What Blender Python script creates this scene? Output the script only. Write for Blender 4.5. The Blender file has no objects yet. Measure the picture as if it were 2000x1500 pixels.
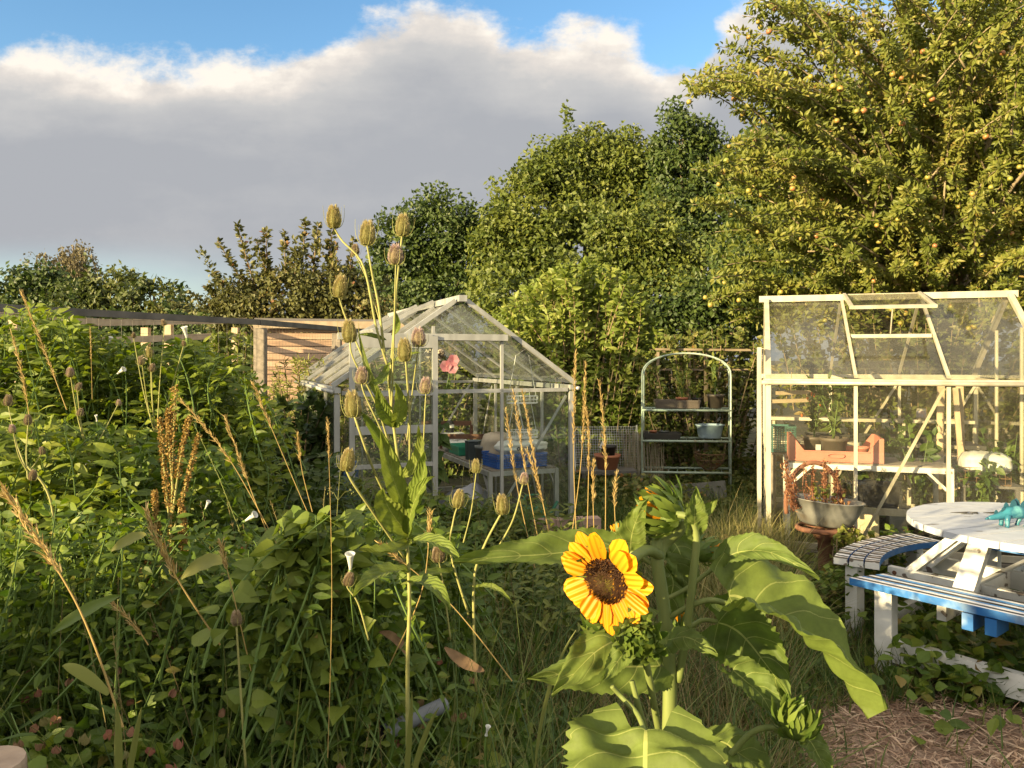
import bpy, math, random
import numpy as np
from mathutils import Vector, Matrix, Quaternion
R = np.random.default_rng(7)
random.seed(7)
S = bpy.context.scene
COL = S.collection
rad = math.radians
CAMH, F, HY = 1.65, 1500.0, 701.0

def at(px, py, Y):
    return np.array([(px - 1000) / F * Y, Y, CAMH - (py - HY) / F * Y])

def gz(x, y):
    t = np.clip((np.asarray(y, float) - 4.5) / 3.0, 0, 1)
    return .12 * t * t * (3 - 2 * t) + .015 * np.sin(np.asarray(x) * 2.1 + 1) * np.cos(np.asarray(y) * 1.7)

# ------------------------------------------------------------------ materials
def nodes(name):
    m = bpy.data.materials.new(name); m.use_nodes = True
    nt = m.node_tree; nt.nodes.clear()
    return m, nt, nt.nodes, nt.links

def N(nt, t, **kw):
    n = nt.nodes.new(t)
    for k, v in kw.items():
        if k in n.inputs.keys(): n.inputs[k].default_value = v
        else: setattr(n, k, v)
    return n

def c4(c): return (c[0], c[1], c[2], 1)

def ramp(nt, stops):
    n = nt.nodes.new('ShaderNodeValToRGB'); e = n.color_ramp.elements
    while len(e) < len(stops): e.new(.5)
    for el, (p, c) in zip(e, stops): el.position = p; el.color = c4(c)
    return n

def mat(name, c1, c2=None, scale=8, rough=.6, metal=0, bump=0, stretch=(1, 1, 1), spec=.4, c3=None, detail=4, chip=0):
    m, nt, nn, L = nodes(name)
    out = N(nt, 'ShaderNodeOutputMaterial'); b = N(nt, 'ShaderNodeBsdfPrincipled')
    b.inputs['Roughness'].default_value = rough; b.inputs['Metallic'].default_value = metal
    b.inputs['Specular IOR Level'].default_value = spec
    L.new(b.outputs[0], out.inputs[0])
    if c2 is None: c2 = tuple(x * .8 for x in c1)
    tc = N(nt, 'ShaderNodeTexCoord'); mp = N(nt, 'ShaderNodeMapping'); mp.inputs['Scale'].default_value = stretch
    L.new(tc.outputs['Object'], mp.inputs[0])
    no = N(nt, 'ShaderNodeTexNoise'); no.inputs['Scale'].default_value = scale; no.inputs['Detail'].default_value = detail
    L.new(mp.outputs[0], no.inputs['Vector'])
    st = [(.3, c2), (.65, c1)] if c3 is None else [(.25, c3), (.45, c2), (.68, c1)]
    if chip: st = [(0, c3), (chip, c3), (chip + .02, c2), (.68, c1)]
    r = ramp(nt, st); L.new(no.outputs['Fac'], r.inputs[0]); L.new(r.outputs[0], b.inputs['Base Color'])
    if bump:
        bp = N(nt, 'ShaderNodeBump'); bp.inputs['Strength'].default_value = bump; bp.inputs['Distance'].default_value = .01
        L.new(no.outputs['Fac'], bp.inputs['Height']); L.new(bp.outputs[0], b.inputs['Normal'])
    return m

def leafmat(name, stops, trans=.3, rough=.5, veins=0, spec=.35, tcol=1.35, streak=0):
    m, nt, nn, L = nodes(name)
    out = N(nt, 'ShaderNodeOutputMaterial'); b = N(nt, 'ShaderNodeBsdfPrincipled')
    b.inputs['Roughness'].default_value = rough; b.inputs['Specular IOR Level'].default_value = spec
    a = N(nt, 'ShaderNodeAttribute', attribute_name='rnd')
    r = ramp(nt, stops); L.new(a.outputs['Fac'], r.inputs[0]); col = r.outputs[0]
    if veins:
        lu = N(nt, 'ShaderNodeAttribute', attribute_name='lu'); lv = N(nt, 'ShaderNodeAttribute', attribute_name='lv')
        def mth(op, x, y=None):
            n = N(nt, 'ShaderNodeMath', operation=op)
            for i, v in enumerate((x, y)):
                if v is None: continue
                if isinstance(v, (int, float)): n.inputs[i].default_value = v
                else: L.new(v, n.inputs[i])
            return n.outputs[0]
        av = mth('ABSOLUTE', lv.outputs['Fac'])
        mid = mth('LESS_THAN', av, mth('SUBTRACT', .034, mth('MULTIPLY', lu.outputs['Fac'], .022)))
        q = mth('SUBTRACT', lu.outputs['Fac'], mth('MULTIPLY', mth('POWER', av, 1.4), .26))
        fr = mth('FRACT', mth('MULTIPLY', q, veins))
        d = mth('ABSOLUTE', mth('SUBTRACT', fr, .5))
        sv = mth('GREATER_THAN', d, mth('ADD', .474, mth('MULTIPLY', av, .015)))
        tc = N(nt, 'ShaderNodeTexCoord')
        no = N(nt, 'ShaderNodeTexNoise'); no.inputs['Scale'].default_value = 24; no.inputs['Detail'].default_value = 7; no.inputs['Roughness'].default_value = .65
        L.new(tc.outputs['Object'], no.inputs['Vector'])
        vv = mth('MAXIMUM', mid, mth('MULTIPLY', sv, .7))
        mx = N(nt, 'ShaderNodeMix', data_type='RGBA'); L.new(vv, mx.inputs[0]); L.new(col, mx.inputs[6])
        mx.inputs[7].default_value = (.30, .33, .10, 1)
        hs = N(nt, 'ShaderNodeHueSaturation'); L.new(mx.outputs[2], hs.inputs['Color'])
        L.new(mth('ADD', mth('MULTIPLY', no.outputs['Fac'], 1.3), mth('ADD', .28, mth('MULTIPLY', mth('SUBTRACT', .5, d), .25))), hs.inputs['Value'])
        col = hs.outputs[0]
        bp = N(nt, 'ShaderNodeBump'); bp.inputs['Strength'].default_value = .8; bp.inputs['Distance'].default_value = .005
        hh = mth('ADD', mth('MULTIPLY', mth('SUBTRACT', .5, d), 1.0), mth('MULTIPLY', no.outputs['Fac'], .4))
        L.new(hh, bp.inputs['Height']); L.new(bp.outputs[0], b.inputs['Normal'])
    if streak:   # fine lengthwise grooves
        lv = N(nt, 'ShaderNodeAttribute', attribute_name='lv'); sn = N(nt, 'ShaderNodeMath', operation='SINE'); mu = N(nt, 'ShaderNodeMath', operation='MULTIPLY'); mu.inputs[1].default_value = streak
        L.new(lv.outputs['Fac'], mu.inputs[0]); L.new(mu.outputs[0], sn.inputs[0]); bp = N(nt, 'ShaderNodeBump'); bp.inputs['Strength'].default_value = .6; bp.inputs['Distance'].default_value = .002
        L.new(sn.outputs[0], bp.inputs['Height']); L.new(bp.outputs[0], b.inputs['Normal'])
        lu = N(nt, 'ShaderNodeAttribute', attribute_name='lu'); hs = N(nt, 'ShaderNodeHueSaturation'); hs.inputs['Hue'].default_value = .5; L.new(col, hs.inputs['Color'])
        mr = N(nt, 'ShaderNodeMapRange'); L.new(lu.outputs['Fac'], mr.inputs[0]); mr.inputs[3].default_value = .82; mr.inputs[4].default_value = 1.1
        mm = N(nt, 'ShaderNodeMath', operation='MULTIPLY_ADD'); L.new(sn.outputs[0], mm.inputs[0]); mm.inputs[1].default_value = .035; L.new(mr.outputs[0], mm.inputs[2]); L.new(mm.outputs[0], hs.inputs['Value']); col = hs.outputs[0]
    L.new(col, b.inputs['Base Color'])
    t = N(nt, 'ShaderNodeBsdfTranslucent')
    g = N(nt, 'ShaderNodeHueSaturation'); g.inputs['Value'].default_value = tcol; g.inputs['Saturation'].default_value = 1.1
    L.new(col, g.inputs['Color']); L.new(g.outputs[0], t.inputs[0])
    mx = N(nt, 'ShaderNodeMixShader'); mx.inputs[0].default_value = trans
    L.new(b.outputs[0], mx.inputs[1]); L.new(t.outputs[0], mx.inputs[2]); L.new(mx.outputs[0], out.inputs[0])
    return m

def glassmat(name, tint=(.9, .95, .92), dirt=.1, dcol=(.5, .47, .38), scale=4):
    m, nt, nn, L = nodes(name)
    out = N(nt, 'ShaderNodeOutputMaterial')
    tr = N(nt, 'ShaderNodeBsdfTransparent'); tr.inputs[0].default_value = c4(tint)
    gl = N(nt, 'ShaderNodeBsdfGlossy'); gl.inputs['Roughness'].default_value = .03
    lw_ = N(nt, 'ShaderNodeLayerWeight'); pw = N(nt, 'ShaderNodeMath', operation='POWER'); L.new(lw_.outputs['Facing'], pw.inputs[0]); pw.inputs[1].default_value = 5
    fr = N(nt, 'ShaderNodeMath', operation='MULTIPLY_ADD'); L.new(pw.outputs[0], fr.inputs[0]); fr.inputs[1].default_value = .9; fr.inputs[2].default_value = .035
    m1 = N(nt, 'ShaderNodeMixShader'); L.new(fr.outputs[0], m1.inputs[0]); L.new(tr.outputs[0], m1.inputs[1]); L.new(gl.outputs[0], m1.inputs[2])
    df = N(nt, 'ShaderNodeBsdfDiffuse'); df.inputs[0].default_value = c4(dcol)
    tl = N(nt, 'ShaderNodeBsdfTranslucent'); tl.inputs[0].default_value = c4(dcol)
    md = N(nt, 'ShaderNodeMixShader'); md.inputs[0].default_value = .3; L.new(df.outputs[0], md.inputs[1]); L.new(tl.outputs[0], md.inputs[2])
    tc = N(nt, 'ShaderNodeTexCoord'); no = N(nt, 'ShaderNodeTexNoise'); no.inputs['Scale'].default_value = scale; no.inputs['Detail'].default_value = 8
    no.inputs['Roughness'].default_value = .55
    L.new(tc.outputs['Object'], no.inputs['Vector'])
    mr = N(nt, 'ShaderNodeMapRange'); mr.inputs[1].default_value = .3; mr.inputs[2].default_value = .8; mr.inputs[3].default_value = dirt * .35; mr.inputs[4].default_value = dirt * 2
    L.new(no.outputs['Fac'], mr.inputs[0])
    m2 = N(nt, 'ShaderNodeMixShader'); L.new(mr.outputs[0], m2.inputs[0]); L.new(m1.outputs[0], m2.inputs[1]); L.new(md.outputs[0], m2.inputs[2])
    L.new(m2.outputs[0], out.inputs[0])
    return m

def boardmat(name, c1, c2, c3, nb=.11, axis='Z'):
    """weathered boards: seams every nb metres along axis, each board its own tone"""
    m, nt, nn, L = nodes(name)
    out = N(nt, 'ShaderNodeOutputMaterial'); b = N(nt, 'ShaderNodeBsdfPrincipled'); b.inputs['Roughness'].default_value = .8
    tc = N(nt, 'ShaderNodeTexCoord'); sp = N(nt, 'ShaderNodeSeparateXYZ'); L.new(tc.outputs['Object'], sp.inputs[0])
    dv = N(nt, 'ShaderNodeMath', operation='DIVIDE'); L.new(sp.outputs[axis], dv.inputs[0]); dv.inputs[1].default_value = nb
    fl = N(nt, 'ShaderNodeMath', operation='FLOOR'); L.new(dv.outputs[0], fl.inputs[0])
    wn = N(nt, 'ShaderNodeTexWhiteNoise', noise_dimensions='1D'); L.new(fl.outputs[0], wn.inputs['W'])
    mp = N(nt, 'ShaderNodeMapping'); mp.inputs['Scale'].default_value = (1.5, 1.5, 22) if axis == 'Z' else (22, 1.5, 1.5)
    L.new(tc.outputs['Object'], mp.inputs[0])
    no = N(nt, 'ShaderNodeTexNoise'); no.inputs['Scale'].default_value = 1.6; no.inputs['Detail'].default_value = 6; L.new(mp.outputs[0], no.inputs['Vector'])
    ad = N(nt, 'ShaderNodeMath', operation='ADD'); L.new(no.outputs['Fac'], ad.inputs[0])
    ml = N(nt, 'ShaderNodeMath', operation='MULTIPLY_ADD'); L.new(wn.outputs['Value'], ml.inputs[0]); ml.inputs[1].default_value = .5; ml.inputs[2].default_value = -.25
    L.new(ml.outputs[0], ad.inputs[1])
    r = ramp(nt, [(.25, c3), (.5, c2), (.75, c1)]); L.new(ad.outputs[0], r.inputs[0]); L.new(r.outputs[0], b.inputs['Base Color'])
    L.new(b.outputs[0], out.inputs[0])
    return m

# ------------------------------------------------------------------ mesh builder
class G:
    def __init__(s): s.v = []; s.l = []; s.n = []; s.mi = []; s.r = []; s.lu = []; s.lv = []; s.c = 0
    def raw(s, v, loops, sizes, mi=0, rnd=0.5, lu=None, lv=None):
        v = np.asarray(v, float).reshape(-1, 3); k = len(v)
        s.v.append(v); s.l.append(np.asarray(loops, np.int64) + s.c); sizes = np.asarray(sizes, np.int64); s.n.append(sizes)
        s.mi.append(np.full(len(sizes), mi)); s.r.append(np.broadcast_to(np.asarray(rnd, float), (k,)))
        s.lu.append(np.zeros(k) if lu is None else lu); s.lv.append(np.zeros(k) if lv is None else lv)
        s.c += k; return s
    def faces(s, v, fs, mi=0, rnd=.5, **k):
        return s.raw(v, [i for f in fs for i in f], [len(f) for f in fs], mi, rnd, **k)
    def box(s, c, d, mi=0, rot=None, rnd=.5):
        c = np.asarray(c, float); h = np.asarray(d, float) / 2
        v = np.array([[x, y, z] for x in (-1, 1) for y in (-1, 1) for z in (-1, 1)]) * h
        if rot is not None: v = v @ np.array(rot).T
        return s.faces(v + c, [(0, 1, 3, 2), (4, 6, 7, 5), (0, 4, 5, 1), (2, 3, 7, 6), (0, 2, 6, 4), (1, 5, 7, 3)], mi, rnd)
    def bar(s, p, q, w, t, up=(0, 0, 1), mi=0):
        """rectangular bar p->q, w wide (sideways), t thick (along up)"""
        p = np.asarray(p, float); q = np.asarray(q, float); d = q - p; L = np.linalg.norm(d); d = d / L
        u = np.asarray(up, float)
        if abs(d @ u) > .98: u = np.array([0, 1., 0]) if abs(d[1]) < .9 else np.array([1., 0, 0])
        x = np.cross(d, u); x /= np.linalg.norm(x); u = np.cross(x, d)
        return s.box((p + q) / 2, (L, w, t), mi, np.stack([d, x, u], 1))
    def tube(s, pts, r, n=6, mi=0, rnd=.5, caps=True, lu=False):
        P = np.asarray(pts, float); k = len(P); r = np.broadcast_to(np.asarray(r, float), (k,))
        T = np.gradient(P, axis=0); T /= np.linalg.norm(T, axis=1)[:, None] + 1e-9
        u = np.array([0, 0, 1.]) if abs(T[0][2]) < .9 else np.array([1., 0, 0]); V = []
        for i in range(k):
            x = np.cross(T[i], u); x /= np.linalg.norm(x) + 1e-9; u = np.cross(x, T[i])
            a = np.arange(n) * 2 * np.pi / n
            V.append(P[i] + r[i] * (np.cos(a)[:, None] * x + np.sin(a)[:, None] * u))
        V = np.concatenate(V)
        fs = [(i * n + j, i * n + (j + 1) % n, (i + 1) * n + (j + 1) % n, (i + 1) * n + j) for i in range(k - 1) for j in range(n)]
        if caps: fs += [tuple(range(n))[::-1], tuple((k - 1) * n + j for j in range(n))]
        return s.faces(V, fs, mi, rnd)
    def lathe(s, prof, c=(0, 0, 0), n=20, mi=0, rnd=.5, axis=None, sx=1, sy=1):
        prof = np.asarray(prof, float); k = len(prof); a = np.arange(n) * 2 * np.pi / n
        V = np.stack([np.outer(prof[:, 0], np.cos(a)) * sx, np.outer(prof[:, 0], np.sin(a)) * sy, np.repeat(prof[:, 1][:, None], n, 1)], 2).reshape(-1, 3)
        if axis is not None:
            q = Vector((0, 0, 1)).rotation_difference(Vector(axis)).to_matrix(); V = V @ np.array(q).T
        fs = [(i * n + j, i * n + (j + 1) % n, (i + 1) * n + (j + 1) % n, (i + 1) * n + j) for i in range(k - 1) for j in range(n)]
        return s.faces(V + np.asarray(c, float), fs, mi, rnd)
    def grid(s, V, mi=0, rnd=.5, lu=None, lv=None):
        a, b = V.shape[:2]
        fs = [(i * b + j, i * b + j + 1, (i + 1) * b + j + 1, (i + 1) * b + j) for i in range(a - 1) for j in range(b - 1)]
        return s.faces(V.reshape(-1, 3), fs, mi, rnd, lu=None if lu is None else lu.ravel(), lv=None if lv is None else lv.ravel())
    def leaves(s, tpl, P, D, Nn, Ln, W, mi=0, rnd=None):
        tv, fs = tpl; P = np.asarray(P, float); n = len(P)
        if n == 0: return s
        D = D / (np.linalg.norm(D, axis=1)[:, None] + 1e-9)
        X = np.cross(Nn, D); X /= np.linalg.norm(X, axis=1)[:, None] + 1e-9; U = np.cross(D, X)
        Ln = np.broadcast_to(np.asarray(Ln, float), (n,)); W = np.broadcast_to(np.asarray(W, float), (n,))
        V = (P[:, None] + Ln[:, None, None] * (tv[None, :, 0, None] * D[:, None] + tv[None, :, 2, None] * U[:, None])
             + W[:, None, None] * (tv[None, :, 1, None] * X[:, None] + tv[None, :, 3, None] * U[:, None]))
        k = len(tv); fl = np.array([i for f in fs for i in f]); sz = np.array([len(f) for f in fs])
        loops = (fl[None] + (np.arange(n) * k)[:, None]).ravel()
        if rnd is None: rnd = R.random(n)
        return s.raw(V.reshape(-1, 3), loops, np.tile(sz, n), mi, np.repeat(np.broadcast_to(rnd, (n,)), k), np.tile(tv[:, 0], n), np.tile(tv[:, 1], n))
    def mesh(s, name, mats, smooth=False):
        me = bpy.data.meshes.new(name)
        if s.c:
            v = np.concatenate(s.v); l = np.concatenate(s.l); n = np.concatenate(s.n)
            me.vertices.add(len(v)); me.vertices.foreach_set('co', v.astype(np.float32).ravel())
            me.loops.add(len(l)); me.loops.foreach_set('vertex_index', l.astype(np.int32))
            me.polygons.add(len(n)); st = np.concatenate([[0], np.cumsum(n)[:-1]])
            me.polygons.foreach_set('loop_start', st.astype(np.int32))
            me.polygons.foreach_set('material_index', np.concatenate(s.mi).astype(np.int32))
            me.polygons.foreach_set('use_smooth', np.full(len(n), smooth))
            for nm, arr in (('rnd', s.r), ('lu', s.lu), ('lv', s.lv)):
                at_ = me.attributes.new(nm, 'FLOAT', 'POINT'); at_.data.foreach_set('value', np.concatenate(arr).astype(np.float32))
            me.update(calc_edges=True); me.validate()
        for m in (mats if isinstance(mats, (list, tuple)) else [mats]): me.materials.append(m)
        return me
    def obj(s, name, mats, parent=None, smooth=False):
        return link(name, s.mesh(name, mats, smooth), parent)

def link(name, data, parent=None):
    o = bpy.data.objects.new(name, data); COL.objects.link(o)
    if parent is not None: o.parent = parent
    return o

def tag(o, label, cat, group=None, kind=None):
    o['label'] = label; o['category'] = cat
    if group: o['group'] = group
    o['kind'] = kind or 'thing'
    return o

def struct(o, kind='structure'):
    o['kind'] = kind; return o

def thing(name, label, cat, loc=(0, 0, 0), rz=0, group=None):
    o = link(name, None); o.empty_display_size = .05
    o.location = loc; o.rotation_euler = (0, 0, rz)
    return tag(o, label, cat, group)

def dup(root, label, loc=None, rot=None, scale=None):
    def cp(o, par):
        c = o.copy(); COL.objects.link(c); c.parent = par
        for ch in list(o.children): cp(ch, c)
        return c
    r = cp(root, None); r['label'] = label
    if loc is not None: r.location = loc
    if rot is not None: r.rotation_euler = rot
    if scale is not None: r.scale = (scale,) * 3
    return r

# leaf templates
def tpl_diamond():
    return np.array([[0, 0, 0, 0], [.5, 0, -.03, -.04], [1, 0, -.13, 0], [.45, .5, -.02, .08], [.45, -.5, -.02, .08]]), [(0, 1, 2, 3), (0, 4, 2, 1)]
def tpl_strip(us, ws, fold=.1, droop=.15):
    v = [[0, 0, 0, 0]]; k = len(us)
    for u, w in zip(us, ws):
        v += [[u, 0, -droop * u * u, 0], [u, w, -droop * u * u, fold * w * 2], [u, -w, -droop * u * u, fold * w * 2]]
    v.append([1, 0, -droop, 0]); f = [(0, 1, 2), (0, 3, 1)]
    for i in range(k - 1):
        a = 1 + 3 * i; b = a + 3
        f += [(a, b, b + 1, a + 1), (a, a + 2, b + 2, b)]
    a = 1 + 3 * (k - 1); t = len(v) - 1
    f += [(a, t, a + 1), (a, a + 2, t)]
    return np.array(v, float), f
DIA = tpl_diamond()
OVA = tpl_strip([.18, .45, .75], [.34, .5, .3], .12, .2)
LAN = tpl_strip([.2, .5, .8], [.38, .5, .28], .12, .3)
HEART = tpl_strip([-.12, .1, .4, .75], [.34, .52, .42, .17], .1, .25)
BLADE = tpl_strip([.25, .5, .75], [.5, .45, .3], .15, .35)
BLADE2 = tpl_strip([.25, .5, .75], [.5, .45, .3], .15, .9)
PETAL = tpl_strip([.15, .45, .75, .92], [.3, .48, .45, .25], .08, .1)

def unit(n):
    v = R.normal(size=(n, 3)); return v / np.linalg.norm(v, axis=1)[:, None]
def ball(n):
    return unit(n) * (R.random(n) ** (1 / 3))[:, None]
def bez(p0, p1, p2, n=10):
    t = np.linspace(0, 1, n)[:, None]; p0, p1, p2 = map(np.asarray, (p0, p1, p2))
    return (1 - t) ** 2 * p0 + 2 * t * (1 - t) * p1 + t * t * p2

# ------------------------------------------------------------------ palette
ALU = mat('weathered_aluminium', (.40, .40, .385), (.27, .27, .255), 14, .45, .25, stretch=(1, 1, .3))
ALUW = mat('cream_aluminium', (.48, .44, .345), (.36, .32, .235), 14, .5, .15, stretch=(1, 1, .3))
GLASS1 = glassmat('greenhouse_glass', (.94, .97, .955), .035)
GLASS2 = glassmat('dusty_greenhouse_glass', (.97, .97, .94), .024)
GLASS2R = glassmat('dirty_roof_glass', (.95, .955, .92), .065, (.40, .37, .29), 3)
GLASS1R = glassmat('dirty_grey_roof_glass', (.95, .965, .96), .13, (.48, .47, .43), 3)
TIMBER = mat('grey_timber', (.26, .22, .18), (.14, .12, .10), 5, .85, bump=.3, stretch=(4, 4, 4))
DTIMBER = mat('dark_timber', (.14, .13, .12), (.08, .075, .07), 6, .8, bump=.2)
PALEWOOD = mat('pale_wood', (.50, .40, .28), (.36, .27, .18), 7, .8, bump=.2)
WHITE = mat('white_paint', (.74, .73, .70), (.60, .59, .56), 9, .5, c3=(.22, .19, .16), detail=9, chip=.30, bump=.15)
WHITEW = mat('worn_white_paint', (.74, .73, .70), (.62, .61, .58), 11, .55, c3=(.16, .13, .11), detail=9, chip=.35, bump=.2)
RUST = mat('rusty_iron', (.20, .09, .05), (.12, .055, .035), 12, .85, bump=.4)
TERRA = mat('terracotta', (.48, .20, .11), (.36, .14, .08), 9, .8)
BLACKP = mat('black_plastic', (.035, .033, .03), (.02, .02, .02), 6, .5)
BROWNP = mat('brown_plastic', (.12, .095, .075), (.08, .065, .05), 6, .55)
GREYP = mat('grey_plastic', (.20, .21, .21), (.13, .14, .14), 6, .5)
BARK = mat('bark', (.16, .12, .08), (.07, .055, .04), 9, .9, bump=.6, stretch=(1, 1, .25))
TWIG = mat('twig', (.22, .16, .09), (.13, .09, .05), 20, .8)
GSTEM = mat('green_stem', (.11, .175, .035), (.07, .12, .025), 20, .6)
STRAW = mat('straw', (.50, .38, .16), (.36, .25, .10), 15, .7)
SOIL = mat('soil', (.09, .065, .045), (.05, .037, .026), 9, .95, bump=.6)
# ------------------------------------------------------------------ camera, light, sky
cam = bpy.data.cameras.new('camera'); co = bpy.data.objects.new('camera', cam); COL.objects.link(co)
co.location = (0, 0, CAMH); co.rotation_euler = (rad(90), 0, 0)
cam.sensor_width = 36; cam.lens = 27; cam.shift_y = -49 / 2000; cam.clip_end = 2000; cam.clip_start = .05
S.camera = co
AZ = rad(51); EL = rad(9.5)
SUNDIR = Vector((-math.sin(AZ) * math.cos(EL), -math.cos(AZ) * math.cos(EL), math.sin(EL)))
sl = bpy.data.lights.new('sun', 'SUN'); so = bpy.data.objects.new('sun', sl); COL.objects.link(so)
sl.energy = 5.0; sl.angle = rad(.5); sl.color = (1, .79, .42)
so.rotation_euler = (-SUNDIR).to_track_quat('-Z', 'Y').to_euler()
S.view_settings.view_transform = 'Standard'; S.view_settings.look = 'None'; S.view_settings.exposure = 1.6; S.view_settings.gamma = 1
W_ = bpy.data.worlds.new('World'); S.world = W_; W_.use_nodes = True
nt = W_.node_tree; nt.nodes.clear(); L = nt.links
out = N(nt, 'ShaderNodeOutputWorld')
sky = N(nt, 'ShaderNodeTexSky', sky_type='NISHITA'); sky.sun_disc = False; sky.sun_elevation = EL; sky.sun_rotation = math.pi + AZ
sky.air_density = 1.0; sky.dust_density = .6; sky.ozone_density = 2.0
def wm(op, a, b=None, c=None):
    n = N(nt, 'ShaderNodeMath', operation=op)
    for i, v in enumerate((a, b, c)):
        if v is None: continue
        if isinstance(v, (int, float)): n.inputs[i].default_value = v
        else: L.new(v, n.inputs[i])
    return n.outputs[0]
tc = N(nt, 'ShaderNodeTexCoord'); sp = N(nt, 'ShaderNodeSeparateXYZ'); L.new(tc.outputs['Generated'], sp.inputs[0])
yy = wm('MAXIMUM', sp.outputs['Y'], .05)
ta = wm('DIVIDE', sp.outputs['X'], yy)          # azimuth tangent
te = wm('DIVIDE', sp.outputs['Z'], yy)          # elevation tangent
cb = N(nt, 'ShaderNodeCombineXYZ'); L.new(ta, cb.inputs[0]); L.new(te, cb.inputs[1])
def noise(sc, det, off, sx=1, sy=1, rough=.55):
    mp = N(nt, 'ShaderNodeMapping'); mp.inputs['Scale'].default_value = (sx, sy, 1); mp.inputs['Location'].default_value = off
    L.new(cb.outputs[0], mp.inputs[0])
    n = N(nt, 'ShaderNodeTexNoise'); n.inputs['Scale'].default_value = sc; n.inputs['Detail'].default_value = det; n.inputs['Roughness'].default_value = rough
    L.new(mp.outputs[0], n.inputs['Vector']); return n.outputs['Fac']
# the upper edge of the cloud bank rises towards the middle: elevation of the edge by azimuth
fc = N(nt, 'ShaderNodeFloatCurve'); cv = fc.mapping.curves[0]
pts = [(-1000, 400), (0, 585), (270, 575), (480, 578), (650, 620), (760, 672), (900, 690), (1000, 640), (1200, 620), (1330, 560), (1400, 640), (1480, 700), (1700, 690), (2200, 600), (3000, 500)]
pts = [((p - 1000) / F / 4 + .5, v / F) for p, v in pts]
cv.points[0].location = (0, .2); cv.points[1].location = (1, .2)
for x, y in pts: cv.points.new(x, y)
fc.mapping.update()
L.new(wm('ADD', wm('MULTIPLY', ta, .25), .5), fc.inputs['Value'])
n1 = noise(6, 10, (3.2, 1.1, 0), 1, 1.5, .6); n1b = noise(6, 10, (3.225, 1.062, 0), 1, 1.5, .6); n2 = noise(2.2, 5, (7.3, 2.7, 0), .7, 3.2); n3 = noise(15, 9, (0, 4, 0), 1, 1.4, .62)
edge = wm('ADD', wm('ADD', fc.outputs[0], .018), wm('MULTIPLY', wm('SUBTRACT', n1, .5), .155))
dep = wm('SUBTRACT', edge, te)                                   # >0 inside the bank
def sst(x, a, b):
    m = N(nt, 'ShaderNodeMapRange', interpolation_type='SMOOTHSTEP'); L.new(x, m.inputs[0])
    m.inputs[1].default_value = a; m.inputs[2].default_value = b; m.inputs[3].default_value = 0; m.inputs[4].default_value = 1; return m.outputs[0]
cover = sst(wm('ADD', dep, wm('MULTIPLY', wm('SUBTRACT', n3, .5), .075)), -.004, .034)
hi = wm('MULTIPLY', sst(n2, .56, .75), sst(te, .40, .48))         # thin wisps in the blue
low = wm('MULTIPLY', sst(te, .165, .06), .95)                     # the bank thins near the horizon
gapm = wm('MULTIPLY', low, sst(ta, -.2, -.62))
cover = wm('MAXIMUM', wm('MULTIPLY', cover, wm('SUBTRACT', 1, gapm)), wm('MULTIPLY', hi, .55))
shade = sst(wm('ADD', dep, wm('MULTIPLY', wm('SUBTRACT', n2, .5), .14)), .0, .15)
relief = wm('MULTIPLY', wm('SUBTRACT', n1b, n1), 1.5)                 # billows lit from the sun's side
tone = wm('ADD', wm('ADD', shade, wm('MULTIPLY', relief, wm('SUBTRACT', 1.15, shade))), wm('MULTIPLY', wm('SUBTRACT', n2, .5), .75))
cr = ramp(nt, [(0, (.76, .70, .62)), (.2, (.58, .54, .50)), (.45, (.44, .435, .43)), (.8, (.365, .37, .382)), (1, (.32, .33, .352))])
L.new(wm('ADD', tone, wm('MULTIPLY', wm('SUBTRACT', n3, .5), .3)), cr.inputs[0])
b1 = N(nt, 'ShaderNodeBackground'); b1.inputs[1].default_value = .11
b2 = N(nt, 'ShaderNodeBackground'); b2.inputs[1].default_value = .46
SKYHS = N(nt, 'ShaderNodeHueSaturation'); SKYHS.inputs['Saturation'].default_value = 1.15; SKYHS.inputs['Value'].default_value = 1.0
L.new(sky.outputs[0], SKYHS.inputs['Color']); L.new(SKYHS.outputs[0], b1.inputs[0]); L.new(cr.outputs[0], b2.inputs[0])
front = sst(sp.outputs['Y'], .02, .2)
mx = N(nt, 'ShaderNodeMixShader'); others = wm('MULTIPLY', wm('MAXIMUM', wm('SUBTRACT', 1, front), sst(te, .62, 1.1)), .7)   # unseen cloud added overhead and behind as fill light
b3 = N(nt, 'ShaderNodeBackground'); b3.inputs[0].default_value = (.95, .84, .66, 1); b3.inputs[1].default_value = .58   # warm fill glow of the added, unseen cloud
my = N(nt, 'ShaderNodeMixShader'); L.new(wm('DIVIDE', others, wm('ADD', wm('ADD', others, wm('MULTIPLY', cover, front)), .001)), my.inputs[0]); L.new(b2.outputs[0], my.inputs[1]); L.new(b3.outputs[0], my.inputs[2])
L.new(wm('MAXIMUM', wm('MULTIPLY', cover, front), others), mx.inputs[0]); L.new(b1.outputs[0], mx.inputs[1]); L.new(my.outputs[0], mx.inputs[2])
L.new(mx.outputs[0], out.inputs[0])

# ------------------------------------------------------------------ ground
xs = np.concatenate([np.linspace(-400, -12, 14), np.linspace(-10, 10, 81), np.linspace(12, 400, 14)])
ys = np.concatenate([np.linspace(-400, -12, 10), np.linspace(-10, 14, 97), np.linspace(16, 600, 18)])
XX, YY = np.meshgrid(xs, ys, indexing='ij'); V = np.stack([XX, YY, gz(XX, YY)], 2)
m_ground = mat('grassy_soil', (.075, .075, .03), (.045, .04, .022), 3, .95, bump=.5, c3=(.10, .075, .045))
struct(G().grid(V, 0).obj('ground', m_ground, smooth=True))
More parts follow.
